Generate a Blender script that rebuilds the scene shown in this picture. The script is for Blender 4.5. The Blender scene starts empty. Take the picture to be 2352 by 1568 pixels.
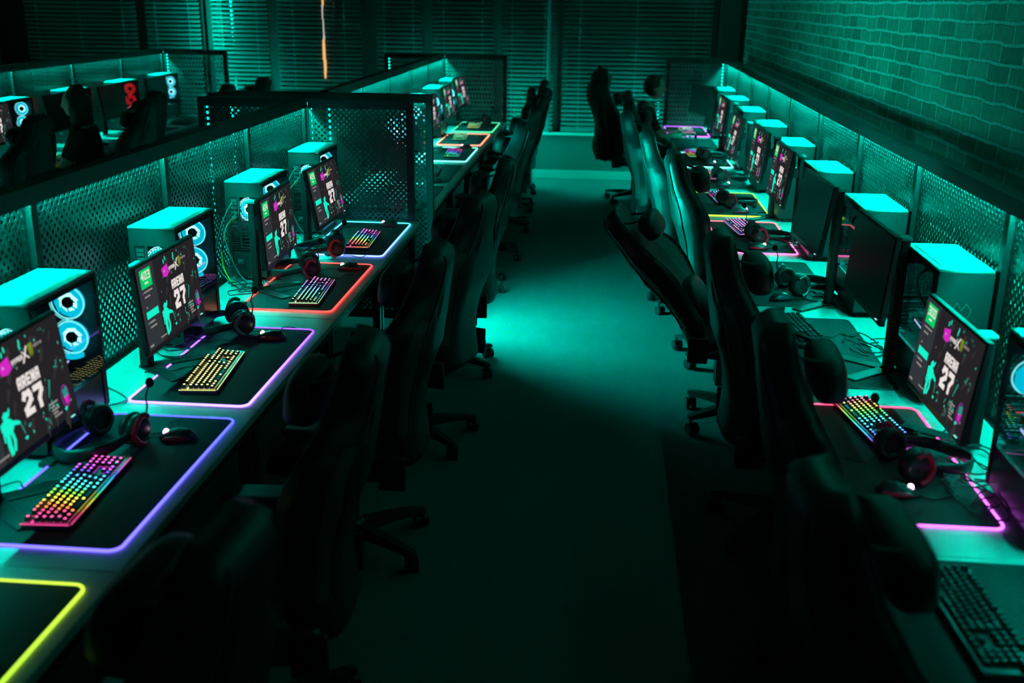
import bpy, bmesh, math, random
from mathutils import Vector, Matrix, noise
random.seed(7)
PI = math.pi
S = bpy.context.scene
COL = S.collection

# ------------------------------------------------------------ camera
cam_d = bpy.data.cameras.new('camera'); cam = bpy.data.objects.new('camera', cam_d); COL.objects.link(cam)
F_PX, PITCH, YAW, ROLL, CAM_Z = 2400.0, 0.3158, -0.0824, 0.01317, 2.1067
cam_d.sensor_width = 36.0; cam_d.lens = F_PX / 2352 * 36.0; cam_d.clip_start = 0.05
fw = Vector((math.sin(YAW)*math.cos(PITCH), math.cos(YAW)*math.cos(PITCH), -math.sin(PITCH)))
rt = Vector((math.cos(YAW), -math.sin(YAW), 0)); up = rt.cross(fw)
c_, s_ = math.cos(ROLL), math.sin(ROLL)
rt, up = c_*rt + s_*up, -s_*rt + c_*up
M = Matrix((rt, up, -fw)).transposed().to_4x4(); M.translation = (0, 0, CAM_Z)
cam.matrix_world = M
cam_d.dof.use_dof = True; cam_d.dof.focus_distance = 5.0; cam_d.dof.aperture_fstop = 2.1
S.camera = cam
# ------------------------------------------------------------ exposure, world
S.view_settings.view_transform = 'Standard'; S.view_settings.look = 'None'
S.view_settings.exposure = 0.0; S.view_settings.gamma = 1.0; S.view_settings.use_curve_mapping = False
W = bpy.data.worlds.new('world'); S.world = W; W.use_nodes = True
W.node_tree.nodes['Background'].inputs[0].default_value = (0.0, 0.004, 0.003, 1)
W.node_tree.nodes['Background'].inputs[1].default_value = 1.0
LED = (0.0, 1.0, 0.74)              # teal of the LED strips
LED_MAIN, LED_END, LED_BACK, LED_BAR, LED_FAR = 1000.0, 60.0, 600.0, 1700.0, 260.0
CEIL_W = 10.0                        # dim green fill lamps added at the ceiling

# ------------------------------------------------------------ materials
MATS = {}
def lin(c):
    return tuple((x/255/12.92 if x/255 <= .04045 else ((x/255+.055)/1.055)**2.4) for x in c)
def mat(name, col, rough=.5, metal=0., spec=.5, noise_s=None, noise_a=.25, bump=None, bump_s=200., coat=0.):
    if name in MATS: return MATS[name]
    m = bpy.data.materials.new(name); m.use_nodes = True; MATS[name] = m
    nt = m.node_tree; b = nt.nodes['Principled BSDF']
    b.inputs['Base Color'].default_value = (*col, 1); b.inputs['Roughness'].default_value = rough
    b.inputs['Metallic'].default_value = metal; b.inputs['Specular IOR Level'].default_value = spec
    b.inputs['Coat Weight'].default_value = coat
    tc = nt.nodes.new('ShaderNodeTexCoord')
    if noise_s:
        n = nt.nodes.new('ShaderNodeTexNoise'); n.inputs['Scale'].default_value = noise_s; n.inputs['Detail'].default_value = 4
        nt.links.new(tc.outputs['Object'], n.inputs['Vector'])
        r = nt.nodes.new('ShaderNodeMixRGB'); r.inputs[1].default_value = (*[x*(1-noise_a) for x in col], 1)
        r.inputs[2].default_value = (*[min(1, x*(1+noise_a)) for x in col], 1)
        nt.links.new(n.outputs['Fac'], r.inputs[0]); nt.links.new(r.outputs[0], b.inputs['Base Color'])
    if bump:
        n = nt.nodes.new('ShaderNodeTexNoise'); n.inputs['Scale'].default_value = bump_s; n.inputs['Detail'].default_value = 3
        nt.links.new(tc.outputs['Object'], n.inputs['Vector'])
        k = nt.nodes.new('ShaderNodeBump'); k.inputs['Strength'].default_value = bump; k.inputs['Distance'].default_value = .01
        nt.links.new(n.outputs['Fac'], k.inputs['Height']); nt.links.new(k.outputs[0], b.inputs['Normal'])
    return m
def emat(name, col, strength=1.):
    if name in MATS: return MATS[name]
    m = bpy.data.materials.new(name); m.use_nodes = True; MATS[name] = m
    nt = m.node_tree; nt.nodes.clear()
    o = nt.nodes.new('ShaderNodeOutputMaterial'); e = nt.nodes.new('ShaderNodeEmission')
    e.inputs[0].default_value = (*col, 1); e.inputs[1].default_value = strength
    nt.links.new(e.outputs[0], o.inputs[0]); return m
def attr_emat(name, strength):
    m = bpy.data.materials.new(name); m.use_nodes = True; MATS[name] = m
    nt = m.node_tree; nt.nodes.clear()
    o = nt.nodes.new('ShaderNodeOutputMaterial'); e = nt.nodes.new('ShaderNodeEmission')
    a = nt.nodes.new('ShaderNodeAttribute'); a.attribute_name = 'led'
    nt.links.new(a.outputs['Color'], e.inputs[0]); e.inputs[1].default_value = strength
    nt.links.new(e.outputs[0], o.inputs[0]); return m
def glass_mat(name, tint, gloss=.06, rough=.02):
    m = bpy.data.materials.new(name); m.use_nodes = True; MATS[name] = m
    nt = m.node_tree; nt.nodes.clear()
    o = nt.nodes.new('ShaderNodeOutputMaterial'); t = nt.nodes.new('ShaderNodeBsdfTransparent'); g = nt.nodes.new('ShaderNodeBsdfGlossy')
    t.inputs[0].default_value = (*tint, 1); g.inputs['Roughness'].default_value = rough
    lw = nt.nodes.new('ShaderNodeLayerWeight'); pw = nt.nodes.new('ShaderNodeMath'); pw.operation = 'POWER'; pw.inputs[1].default_value = 4.
    nt.links.new(lw.outputs['Facing'], pw.inputs[0]); f = nt.nodes.new('ShaderNodeMath'); f.operation = 'MULTIPLY_ADD'; f.inputs[1].default_value = .55; f.inputs[2].default_value = .03
    nt.links.new(pw.outputs[0], f.inputs[0])
    x = nt.nodes.new('ShaderNodeMixShader'); nt.links.new(f.outputs[0], x.inputs[0]); nt.links.new(t.outputs[0], x.inputs[1]); nt.links.new(g.outputs[0], x.inputs[2])
    nt.links.new(x.outputs[0], o.inputs[0]); return m

BLK = mat('black_plastic', (.018, .018, .02), .38)
BLKM = mat('black_steel', (.022, .024, .026), .35, .3)
SATIN = mat('satin_plastic', (.03, .03, .033), .3)
DESK = mat('grey_desk_laminate', (.42, .43, .43), .42, noise_s=6., noise_a=.06, bump=.05, bump_s=90)
CLOTH = mat('mat_cloth', (.030, .031, .033), .8, spec=.3, bump=.25, bump_s=900)
LEATH = mat('black_leatherette', (.018, .018, .02), .42, noise_s=30, noise_a=.3, bump=.12, bump_s=350)
LEATHG = mat('grey_leatherette', (.085, .088, .09), .4, bump=.12, bump_s=350)
FOAM = mat('foam', (.012, .012, .012), .95, bump=.5, bump_s=800)
CASEM = mat('case_steel', (.026, .028, .030), .5, .1, spec=.35)
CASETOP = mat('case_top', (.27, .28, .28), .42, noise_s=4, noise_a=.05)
PERFM = mat('perforated_steel', (.085, .09, .09), .33, .55, noise_s=8, noise_a=.15)
FRAME = mat('divider_frame', (.016, .018, .019), .45, .2)
FRAMEB = mat('screen_frame', (.022, .024, .035), .42, .2)
CABLE = mat('cable_rubber', (.02, .02, .021), .5)
CABLEG = mat('grey_cable', (.16, .17, .17), .5)
CABLEY = mat('yellow_cable', (.75, .45, .06), .5)
PLUGO = mat('orange_plug', (.9, .22, .03), .5)
REDM = mat('red_plastic', (.75, .02, .05), .35)
CHROME = mat('chrome', (.6, .6, .6), .2, 1.)
METALG = mat('grey_metal', (.25, .26, .26), .35, .8)
SKIN = mat('skin', (.55, .33, .24), .5, noise_s=40, noise_a=.08)
HAIR = mat('dark_hair', (.012, .010, .009), .55, bump=.4, bump_s=120)
SHIRT = mat('black_shirt', (.012, .012, .013), .9, bump=.2, bump_s=120)
PANTS = mat('dark_jeans', (.015, .018, .03), .9)
PCB = mat('circuit_board', (.012, .016, .02), .45)
KEYCAP = mat('keycap', (.014, .014, .015), .5)
GLASS = glass_mat('tinted_glass', (.62, .66, .68))
PANE = glass_mat('window_glass', (.8, .85, .85))
LEDM = emat('led_main', LED, LED_MAIN); LEDE = emat('led_end', LED, LED_END); LEDB = emat('led_rear', LED, LED_BACK)
LEDBAR = emat('led_bar', LED, LED_BAR); LEDFAR = emat('led_bar_far', LED, LED_FAR); LEDW = emat('led_wall', (0, 1, .66), 16.)
POSTGLOW = emat('post_glow', (0, 1, .78), 5.)
KEYLED = attr_emat('key_led', 3.8); EDGELED = attr_emat('mat_edge_led', 1.9)
FANC = emat('fan_cyan', (.0, .72, .95), 2.0); FANW = emat('fan_core', (.45, 1., 1.), 4.5); FANR = emat('fan_red', (1., .01, .02), .9)
FANRING = emat('fan_ring', (.25, 1., 1.), 2.6); FANRINGR = emat('fan_ring_red', (1., .02, .03), 1.3)
MOUSEL = emat('mouse_led', (1., .55, .95), 6.); MOUSEL2 = emat('mouse_led_warm', (1., 1., .75), 5.)

# ------------------------------------------------------------ mesh builder
class MB:
    def __init__(s): s.v = []; s.f = []; s.m = []; s.sm = []; s.c = {}
    def add(s, vs, fs, mi=0, smooth=False, col=None):
        o = len(s.v); s.v += [tuple(v) for v in vs]
        for f in fs:
            if col is not None: s.c[len(s.f)] = col
            s.f.append([i+o for i in f]); s.m.append(mi); s.sm.append(smooth)
    def box(s, c, d, mi=0, ch=0., M=None, col=None):
        x, y, z = [k/2 for k in d]
        if ch <= 0:
            vs = [(-x,-y,-z),(x,-y,-z),(x,y,-z),(-x,y,-z),(-x,-y,z),(x,-y,z),(x,y,z),(-x,y,z)]
            fs = [(0,3,2,1),(4,5,6,7),(0,1,5,4),(1,2,6,5),(2,3,7,6),(3,0,4,7)]
        else:
            bm = bmesh.new(); bmesh.ops.create_cube(bm, size=1.)
            for v in bm.verts: v.co = (v.co.x*d[0], v.co.y*d[1], v.co.z*d[2])
            bmesh.ops.bevel(bm, geom=bm.edges[:], offset=ch, segments=2, affect='EDGES', profile=.5)
            bm.verts.index_update(); vs = [tuple(v.co) for v in bm.verts]; fs = [tuple(v.index for v in f.verts) for f in bm.faces]; bm.free()
        if M is not None: vs = [tuple(M @ Vector(v)) for v in vs]
        s.add([(v[0]+c[0], v[1]+c[1], v[2]+c[2]) for v in vs], fs, mi, False, col)
    def ring(s, pts, cap=True, mi=0, smooth=True, closed=False, col=None):
        n = len(pts[0]); vs = [p for r in pts for p in r]; fs = []
        R = len(pts)
        for i in range(R if closed else R-1):
            for j in range(n):
                a, b = i*n+j, i*n+(j+1) % n; c, d = ((i+1) % R)*n+(j+1) % n, ((i+1) % R)*n+j
                fs.append((a, b, c, d))
        s.add(vs, fs, mi, smooth, col)
        if cap and not closed:
            s.add(pts[0], [tuple(range(n-1, -1, -1))], mi, False, col); s.add(pts[-1], [tuple(range(n))], mi, False, col)
    def tube(s, P, r, n=8, mi=0, closed=False, col=None, cols=None):
        P = [Vector(p) for p in P]; L = len(P); rings = []; prev = None
        for i in range(L):
            if closed: t = P[(i+1) % L]-P[i-1]
            else: t = P[min(i+1, L-1)]-P[max(i-1, 0)]
            t.normalize()
            if prev is None:
                a = Vector((0,0,1)) if abs(t.z) < .9 else Vector((1,0,0)); nn = a.cross(t).normalized()
            else: nn = (prev-t*prev.dot(t)).normalized()
            prev = nn; b = t.cross(nn); rr = r[i] if isinstance(r, (list, tuple)) else r
            rings.append([P[i]+(nn*math.cos(2*PI*k/n)+b*math.sin(2*PI*k/n))*rr for k in range(n)])
        if cols is None: s.ring(rings, not closed, mi, True, closed, col)
        else:
            for i in range(L if closed else L-1):
                s.ring([rings[i], rings[(i+1) % L]], False, mi, True, False, cols[i])
    def cyl(s, a, b, r, r2=None, n=20, mi=0, col=None):
        s.tube([a, b], [r, r if r2 is None else r2], n, mi, False, col)
    def lathe(s, prof, n=24, M=None, mi=0):
        rings = []
        for r, z in prof:
            q = [Vector((r*math.cos(2*PI*k/n), r*math.sin(2*PI*k/n), z)) for k in range(n)]
            rings.append([M @ p for p in q] if M is not None else q)
        s.ring(rings, True, mi)
    def ell(s, c, r, n=20, m=12, mi=0, fn=None, M=None):
        rings = []
        for i in range(m+1):
            th = PI*(.002+.996*i/m); q = []
            for k in range(n):
                ph = 2*PI*k/n; p = Vector((math.sin(th)*math.cos(ph), math.sin(th)*math.sin(ph), -math.cos(th)))
                if fn: p = fn(p)
                p = Vector((p.x*r[0], p.y*r[1], p.z*r[2]))
                if M is not None: p = M @ p
                q.append(p+Vector(c))
            rings.append(q)
        s.ring(rings, True, mi)
    def mesh(s, name, mats):
        me = bpy.data.meshes.new(name); me.from_pydata(s.v, [], s.f)
        for m in (mats if isinstance(mats, (list, tuple)) else [mats]): me.materials.append(m)
        me.polygons.foreach_set('material_index', s.m); me.polygons.foreach_set('use_smooth', s.sm)
        if s.c:
            a = me.color_attributes.new('led', 'FLOAT_COLOR', 'CORNER')
            for p in me.polygons:
                c = s.c.get(p.index, (0, 0, 0))
                for li in p.loop_indices: a.data[li].color = (*c, 1)
        me.update(); return me
    def build(s, name, mats, parent=None, loc=(0,0,0), rot=(0,0,0)):
        return link(name, s.mesh(name, mats), parent, loc, rot)
def link(name, data, parent=None, loc=(0,0,0), rot=(0,0,0)):
    o = bpy.data.objects.new(name, data); COL.objects.link(o); o.parent = parent; o.location = loc; o.rotation_euler = rot; return o
def tag(o, label, cat, group=None):
    o['label'] = label; o['category'] = cat
    if group: o['group'] = group
    elif 'group' in o: del o['group']
    return o
def thing(name, label, cat, loc=(0,0,0), rz=0., group=None):
    return tag(link(name, None, None, loc, (0,0,rz)), label, cat, group)
def struct(name, mb, mats, **k):
    o = mb.build(name, mats, **k); o['kind'] = 'structure'; return o
def dup(root, loc, rz, label, group=None):
    r = root.copy(); COL.objects.link(r); r.location = loc; r.rotation_euler = (0, 0, rz)
    r['label'] = label
    if group: r['group'] = group
    for ch in root.children:
        c = ch.copy(); COL.objects.link(c); c.parent = r
        for g in ch.children:
            d = g.copy(); COL.objects.link(d); d.parent = c
    return r
def kid(root, name):
    for c in root.children:
        if c.name.split('.')[0] == name: return c
def catmull(P, n=6):
    P = [Vector(p) for p in P]; out = []
    for i in range(len(P)-1):
        a, b, c, d = P[max(i-1,0)], P[i], P[i+1], P[min(i+2, len(P)-1)]
        for k in range(n):
            t = k/n
            out.append(.5*((2*b)+(c-a)*t+(2*a-5*b+4*c-d)*t*t+(3*b-a-3*c+d)*t**3))
    out.append(P[-1]); return out
def hsv(h, s, v):
    import colorsys; return colorsys.hsv_to_rgb(h % 1, s, v)

ZD = 0.74                # desk top
XD_L, XD_R, XD_N = -1.885, 1.395, -5.25    # planes of the three long dividers
Y_END1, Y_END2 = 6.60, 12.42

# ------------------------------------------------------------ setting
b = MB(); b.box((-2.6, 6.1, -.05), (10.0, 14.6, .1))
carpet = mat('carpet', (.16, .165, .165), .95, spec=.1, noise_s=260, noise_a=.35, bump=.5, bump_s=500)
struct('floor', b, carpet)
b = MB(); b.box((-2.6, 6.1, 3.25), (10.0, 14.6, .1)); struct('ceiling', b, mat('ceiling_paint', (.05, .055, .055), .9))
def brick_mat(name, axis):
    m = bpy.data.materials.new(name); m.use_nodes = True; nt = m.node_tree; bs = nt.nodes['Principled BSDF']
    tc = nt.nodes.new('ShaderNodeTexCoord'); sp = nt.nodes.new('ShaderNodeSeparateXYZ'); cb = nt.nodes.new('ShaderNodeCombineXYZ')
    nt.links.new(tc.outputs['Object'], sp.inputs[0])
    nz = nt.nodes.new('ShaderNodeTexNoise'); nz.inputs['Scale'].default_value = 5.; nz.inputs['Detail'].default_value = 5
    nt.links.new(tc.outputs['Object'], nz.inputs['Vector'])
    nt.links.new(sp.outputs[axis], cb.inputs[0]); nt.links.new(sp.outputs[2], cb.inputs[1])
    va = nt.nodes.new('ShaderNodeVectorMath'); va.operation = 'MULTIPLY_ADD'; va.inputs[1].default_value = (.035, .03, 0)
    nt.links.new(nz.outputs['Color'], va.inputs[0]); nt.links.new(cb.outputs[0], va.inputs[2])
    br = nt.nodes.new('ShaderNodeTexBrick'); nt.links.new(va.outputs[0], br.inputs['Vector'])
    br.inputs['Color1'].default_value = (.20, .12, .09, 1); br.inputs['Color2'].default_value = (.38, .26, .2, 1)
    br.inputs['Mortar'].default_value = (.52, .52, .5, 1); br.inputs['Scale'].default_value = 1.
    br.inputs['Brick Width'].default_value = .25; br.inputs['Row Height'].default_value = .079
    br.inputs['Mortar Size'].default_value = .009; br.inputs['Mortar Smooth'].default_value = .35
    n2 = nt.nodes.new('ShaderNodeTexNoise'); n2.inputs['Scale'].default_value = 26.; n2.inputs['Detail'].default_value = 6
    nt.links.new(tc.outputs['Object'], n2.inputs['Vector'])
    mx = nt.nodes.new('ShaderNodeMixRGB'); mx.blend_type = 'MULTIPLY'; mx.inputs[0].default_value = .7
    nt.links.new(br.outputs['Color'], mx.inputs[1]); nt.links.new(n2.outputs['Fac'], mx.inputs[2]); nt.links.new(mx.outputs[0], bs.inputs['Base Color'])
    ma = nt.nodes.new('ShaderNodeMath'); ma.operation = 'MULTIPLY_ADD'; ma.inputs[1].default_value = -1.; nt.links.new(br.outputs['Fac'], ma.inputs[0])
    n3 = nt.nodes.new('ShaderNodeMath'); n3.operation = 'MULTIPLY'; n3.inputs[1].default_value = .8; nt.links.new(n2.outputs['Fac'], n3.inputs[0]); nt.links.new(n3.outputs[0], ma.inputs[2])
    bp = nt.nodes.new('ShaderNodeBump'); bp.inputs['Strength'].default_value = .9; bp.inputs['Distance'].default_value = .012
    nt.links.new(ma.outputs[0], bp.inputs['Height']); nt.links.new(bp.outputs[0], bs.inputs['Normal']); bs.inputs['Roughness'].default_value = .75
    return m
b = MB(); b.box((1.72, 6.1, 1.6), (.2, 14.6, 3.2)); struct('wall_right', b, brick_mat('old_brick_right', 1))
b = MB(); b.box((-7.4, 5.2, 1.6), (.4, 12.8, 3.2)); struct('wall_left', b, brick_mat('old_brick_left', 1))
b = MB(); b.box((-2.6, -1.15, 1.6), (10.0, .1, 3.2)); struct('wall_front', b, mat('dark_wall_paint', (.06, .07, .07), .8))
WALLP = mat('green_wall_paint', (.075, .085, .08), .7, noise_s=3, noise_a=.1); JAMB = mat('dark_jamb', (.016, .018, .018), .6)
# back wall: parapet under the windows, piers, head
YB = 13.05
WIN = [(-7.2, -5.75), (-5.65, -4.95), (-4.82, -4.1), (-4.0, -2.95), (-2.78, -2.2), (-2.1, -1.32), (-1.25, -.60), (-.52, 1.25)]
b = MB(); b.box((-3.0, YB+.12, .27), (9.2, .24, .54)); b.box((-3.0, YB+.12, 2.95), (9.2, .24, .5))
prev = -7.6
for x0, x1 in WIN: b.box(((prev+x0)/2, YB+.12, 1.62), (x0-prev, .24, 2.16), 1); prev = x1
b.box(((prev+1.62)/2, YB+.12, 1.62), (1.62-prev, .24, 2.16), 1)
struct('wall_back', b, [WALLP, JAMB])
b = MB(); b.box((-3.0, YB-.03, .555), (9.2, .14, .03), ch=.006); struct('trim_sill', b, mat('sill_paint', (.42, .45, .44), .5))
b = MB(); b.box((-3.0, YB-.012, .05), (9.2, .024, .10), ch=.004); struct('baseboard_back', b, mat('baseboard_paint', (.30, .33, .32), .5))
b = MB(); b.box((1.44, YB-.10, 1.6), (.22, .18, 3.2)); struct('trim_jamb', b, JAMB)
SLAT = mat('blind_slat', (.17, .18, .18), .45, noise_s=2, noise_a=.1)
CORDM = mat('blind_cord', (.35, .36, .35), .7)
bn = ['dark venetian blind beside the brick wall at far left', 'dark venetian blind behind the far-left desk row', 'brightly lit venetian blind above the far-left end screen',
      'dim venetian blind right of the brightly lit blind', 'dark venetian blind beside the slit of daylight', 'venetian blind left of the back-left end screen top',
      'lit venetian blind behind the back-left end screen', 'wide venetian blind over the sill at the end of the aisle']
for i, (x0, x1) in enumerate(WIN):
    w = x1-x0; xc = (x0+x1)/2
    fr = MB()
    for zz in (.60, 2.66): fr.box((xc, YB+.17, zz), (w, .06, .07))
    for xx in (x0+.03, x1-.03): fr.box((xx, YB+.17, 1.63), (.06, .06, 2.1))
    wo = struct('window_%d' % (i+1), fr, JAMB)
    p = MB(); p.box((xc, YB+.18, 1.63), (w-.1, .006, 2.0)); p.build('pane', PANE, wo)
    t = thing('venetian_blind', bn[i], 'blind', (xc, YB-.045, 0), 0, 'venetian blinds along the back wall')
    sl = MB(); z = .625; k = 0
    while z < 2.68:
        A = Matrix.Rotation(math.radians(38), 3, 'X'); ww = w-.02
        P = [A @ Vector((0, yy, h)) for yy, h in ((-.024, 0), (-.008, .004), (.008, .004), (.024, 0))]
        vs = [(sx*ww/2, p.y, z+p.z) for p in P for sx in (-1, 1)] + [(sx*ww/2, p.y, z+p.z-.0012) for p in P for sx in (-1, 1)]
        fs = [(0,1,3,2),(2,3,5,4),(4,5,7,6),(8,10,11,9),(10,12,13,11),(12,14,15,13),(0,8,9,1),(6,7,15,14),(0,2,10,8),(2,4,12,10),(4,6,14,12),(1,9,11,3),(3,11,13,5),(5,13,15,7)]
        sl.add(vs, fs, 0, False); z += .0515
    sl.build('slats', SLAT, t)
    br = MB(); br.box((0, 0, .595), (w-.02, .045, .018), ch=.003); br.build('bottom_rail', SLAT, t)
    hr = MB(); hr.box((0, 0, 2.70), (w-.01, .05, .05)); hr.build('head_rail', SLAT, t)
    for xx in ((-.3*w, .3*w) if w < 1.3 else (-.38*w, 0, .38*w)):
        c = MB(); c.cyl((xx, -.028, .6), (xx, -.028, 2.7), .0022, n=6); c.build('ladder_cord', CORDM, t)
# slit of daylight at the blinds, put in as a glowing strip before them
b = MB(); pr = [(2.75, .018), (2.1, .022), (2.02, .02), (1.98, .012), (1.85, .010), (1.70, .012), (1.62, .022), (1.56, .03), (1.38, .034), (1.24, .028), (1.16, .018)]
for k, (a0, a1) in enumerate(zip(pr[:-1], pr[1:])):
    xs = -3.415 + .012*math.sin(k*1.7)*.4
    b.add([(xs-a0[1]/2, YB-.085, a0[0]), (xs+a0[1]/2, YB-.085, a0[0]), (xs+a1[1]/2, YB-.085, a1[0]), (xs-a1[1]/2, YB-.085, a1[0]),
           (xs-a0[1]/2, YB-.08, a0[0]), (xs+a0[1]/2, YB-.08, a0[0]), (xs+a1[1]/2, YB-.08, a1[0]), (xs-a1[1]/2, YB-.08, a1[0])],
          [(0,1,2,3),(4,7,6,5),(0,3,7,4),(1,5,6,2)], 1 if k in (2, 3, 4, 5) else 0)
tag(b.build('daylight_slit', [emat('daylight_warm', (1., .52, .2), 1.0), emat('daylight_white', (.85, .78, .7), .75)]),
    'narrow orange and white slit of daylight, drawn as a glowing strip before the blinds', 'daylight slit')
b = MB(); b.tube(catmull([(-.675, YB-.12, 3.2), (-.675, YB-.12, 1.2), (-.672, YB-.12, .75), (-.65, YB-.11, .60), (-.64, YB-.03, .572)], 5), .021, 10)
tag(b.build('hanging_pipe', mat('dusty_pipe', (.12, .085, .095), .7)), 'dusty pinkish grey vertical pipe in front of the aisle-end blinds', 'pipe')

# ------------------------------------------------------------ perforated dividers
PERF = {}
def perf_mesh(L, H, cell=.0185, r=.0088, th=.002, mar=.012):
    key = (round(L, 3), round(H, 3))
    if key in PERF: return PERF[key]
    nx = int((L-2*mar)/cell); nz = int((H-2*mar)/cell)
    x0 = -nx*cell/2; z0 = (H-nz*cell)/2; b = MB(); h = th/2
    ang = [PI/4*k for k in range(8)]
    sq = [(1,0),(1,1),(0,1),(-1,1),(-1,0),(-1,-1),(0,-1),(1,-1)]
    for i in range(nx):
        for j in range(nz):
            cx, cz = x0+(i+.5)*cell, z0+(j+.5)*cell; c2 = cell/2
            if (i+j) % 2:
                b.add([(cx-c2,-h,cz-c2),(cx+c2,-h,cz-c2),(cx+c2,-h,cz+c2),(cx-c2,-h,cz+c2),(cx-c2,h,cz-c2),(cx+c2,h,cz-c2),(cx+c2,h,cz+c2),(cx-c2,h,cz+c2)], [(0,1,2,3),(4,7,6,5)])
            else:
                vs = []
                for yy in (-h, h):
                    vs += [(cx+a*c2, yy, cz+e*c2) for a, e in sq]; vs += [(cx+r*math.cos(t), yy, cz+r*math.sin(t)) for t in ang]
                fs = []
                for k in range(8):
                    k2 = (k+1) % 8
                    fs += [(k, 8+k, 8+k2, k2), (16+k, 16+k2, 24+k2, 24+k), (8+k, 24+k, 24+k2, 8+k2)]
                b.add(vs, fs)
    for (xa, xb, za, zb) in ((-L/2, x0, 0, H), (-x0, L/2, 0, H), (x0, -x0, 0, z0), (x0, -x0, z0+nz*cell, H)):
        b.box(((xa+xb)/2, 0, (za+zb)/2), (xb-xa, th, zb-za))
    PERF[key] = b.mesh('perforated_panel', PERFM); return PERF[key]

def long_divider(label, x, y0, n, pitch, side, rear=True, off=0):
    """n framed perforated panels along Y at plane x; side=+1: desks on the +x side"""
    t = thing('desk_divider', label, 'divider', (x, y0, 0)); L = n*pitch
    r = MB(); r.box((0, L/2, 1.494), (.060, L+.03, .030), ch=.003)
    for sx in (-1, 1): r.box((sx*.0285, L/2, 1.465), (.003, L+.03, .0335))
    r.box((0, L/2, 1.468), (.010, L+.03, .030))
    r.build('top_rail', FRAME, t)
    r = MB(); r.box((0, L/2, .70), (.05, L+.03, .04)); r.build('bottom_rail', FRAME, t)
    for k in range(n+1):
        p = MB(); p.box((0, k*pitch, .742), (.045, .042, 1.445), ch=.003); p.build('post', FRAME, t)
    pm = perf_mesh(pitch-.045, .735)
    for k in range(n):
        link('perforated_panel', pm, t, (0, (k+.5)*pitch, .725), (0, 0, PI/2))
        e = MB(); e.box((side*.0085, (k+.5)*pitch, 1.474), (.003, pitch-.06, .010), M=Matrix.Rotation(side*math.radians(8), 3, 'Y')); e.build('led_strip', LEDM if k >= off else SATIN, t)
        if k == off-1 and side < 0:
            e = MB(); e.box((side*.0105, (k+.77)*pitch, 1.474), (.003, pitch*.44, .010), M=Matrix.Rotation(side*math.radians(8), 3, 'Y')); e.build('led_strip', LEDM, t)
        if rear:
            e = MB(); e.box((-side*.0085, (k+.5)*pitch, 1.474), (.003, pitch-.06, .010), M=Matrix.Rotation(-side*math.radians(8), 3, 'Y')); e.build('led_strip', LEDB, t)
        m = MB(); m.box((0, (k+.5)*pitch, .40), (.012, pitch-.05, .5)); m.build('kick_panel', BLKM, t)
    return t
P1 = 1.094
long_divider('long perforated desk divider of the left row, nearest the camera', XD_L, Y_END1-6*P1-.045, 6, P1, 1, off=2)
long_divider('perforated desk divider running into the back-left end screen', XD_L, 7.125, 5, 1.061, 1)
long_divider('long perforated desk divider along the brick wall', XD_R, 1.41, 10, 1.1, -1, off=1)
long_divider('perforated desk divider of the far-left row', XD_N, Y_END2-7*P1, 7, P1, 1, rear=False)

def end_screen(label, x0, x1, y, z0, ztop, mid=None, led_side=1, lit_posts=(), bars=(), fm=FRAME, up=False):
    t = thing('end_screen', label, 'screen panel', ((x0+x1)/2, y, 0)); w = x1-x0
    xs = [x0] + ([mid] if mid else []) + [x1]
    r = MB(); r.box((0, 0, ztop-.022), (w, .045, .044), ch=.003)
    for sy in (-1, 1): r.box((0, sy*.021, ztop-.050), (w-.05, .003, .014))
    r.build('top_rail', fm, t)
    r = MB(); r.box((0, 0, z0+.02), (w-.08, .04, .04)); r.build('bottom_rail', fm, t)
    xc = (x0+x1)/2
    for q, xx in enumerate(xs):
        xo = xx-xc + (.0225 if q == 0 else (-.0225 if q == len(xs)-1 else 0))
        p = MB(); p.box((xo, 0, (ztop-.044)/2), (.045, .045, ztop-.046), ch=.003); p.build('post', fm, t)
    for a, c in zip(xs[:-1], xs[1:]):
        L = c-a-.06; H = ztop-.05-z0-.03
        link('perforated_panel', perf_mesh(L, H), t, ((a+c)/2-xc, 0, z0+.04))
        e = MB(); e.box(((a+c)/2-xc, led_side*.012, ztop-.047), (L-.02, .012, .004)); e.build('led_strip', LEDE, t)
    if up:
        e = MB(); e.box((0, .0265, ztop-.017), (w-.1, .006, .012)); e.build('led_strip', emat('led_blind_fill', LED, 38.), t)  # extra hidden strip, added to brighten the blinds behind the screen
    for xx in bars:
        sg = -1 if xx < x0+.2 else 1
        e = MB(); e.box((xx-xc-sg*.010, .040, .80), (.014, .034, 1.06)); e.build('bar_housing', BLK, t)
        e = MB(); e.box((xx-xc-sg*.006, .060, .80), (.024, .004, 1.06)); e = e.build('bar_housing', BLK, t) if y < 9 else None
        e = MB(); e.box((xx-xc-sg*.001, .043, .80), (.004, .022, 1.02)); e.build('led_bar', LEDBAR if y < 9 else LEDFAR, t)
    for xx, sd in lit_posts:
        e = MB(); e.box((xx-xc, sd*.016, (ztop+z0)/2+.05), (.009, .008, ztop-z0-.16)); e.build('led_strip', POSTGLOW, t)  # glow added in place of strip-lit post faces, showing through the holes
    return t
end_screen('large perforated end screen closing the left row, PC tower in front', -2.57, -1.185, Y_END1, .08, 1.50, XD_L, 1, ((-1.845, 1), (-2.52, 1)), (-1.212, ), FRAMEB)
end_screen('perforated end screen standing just behind the left row end screen', -2.57, -1.14, 7.08, .08, 1.50, XD_L, -1, ((-1.845, -1), (-2.52, -1)))
end_screen('perforated end screen at the far end of the back-left row', -2.57, -1.13, Y_END2+.06, .08, 1.50, XD_L, 1, ((-1.845, 1), (-2.52, 1)), (-1.158,), up=True)
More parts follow.
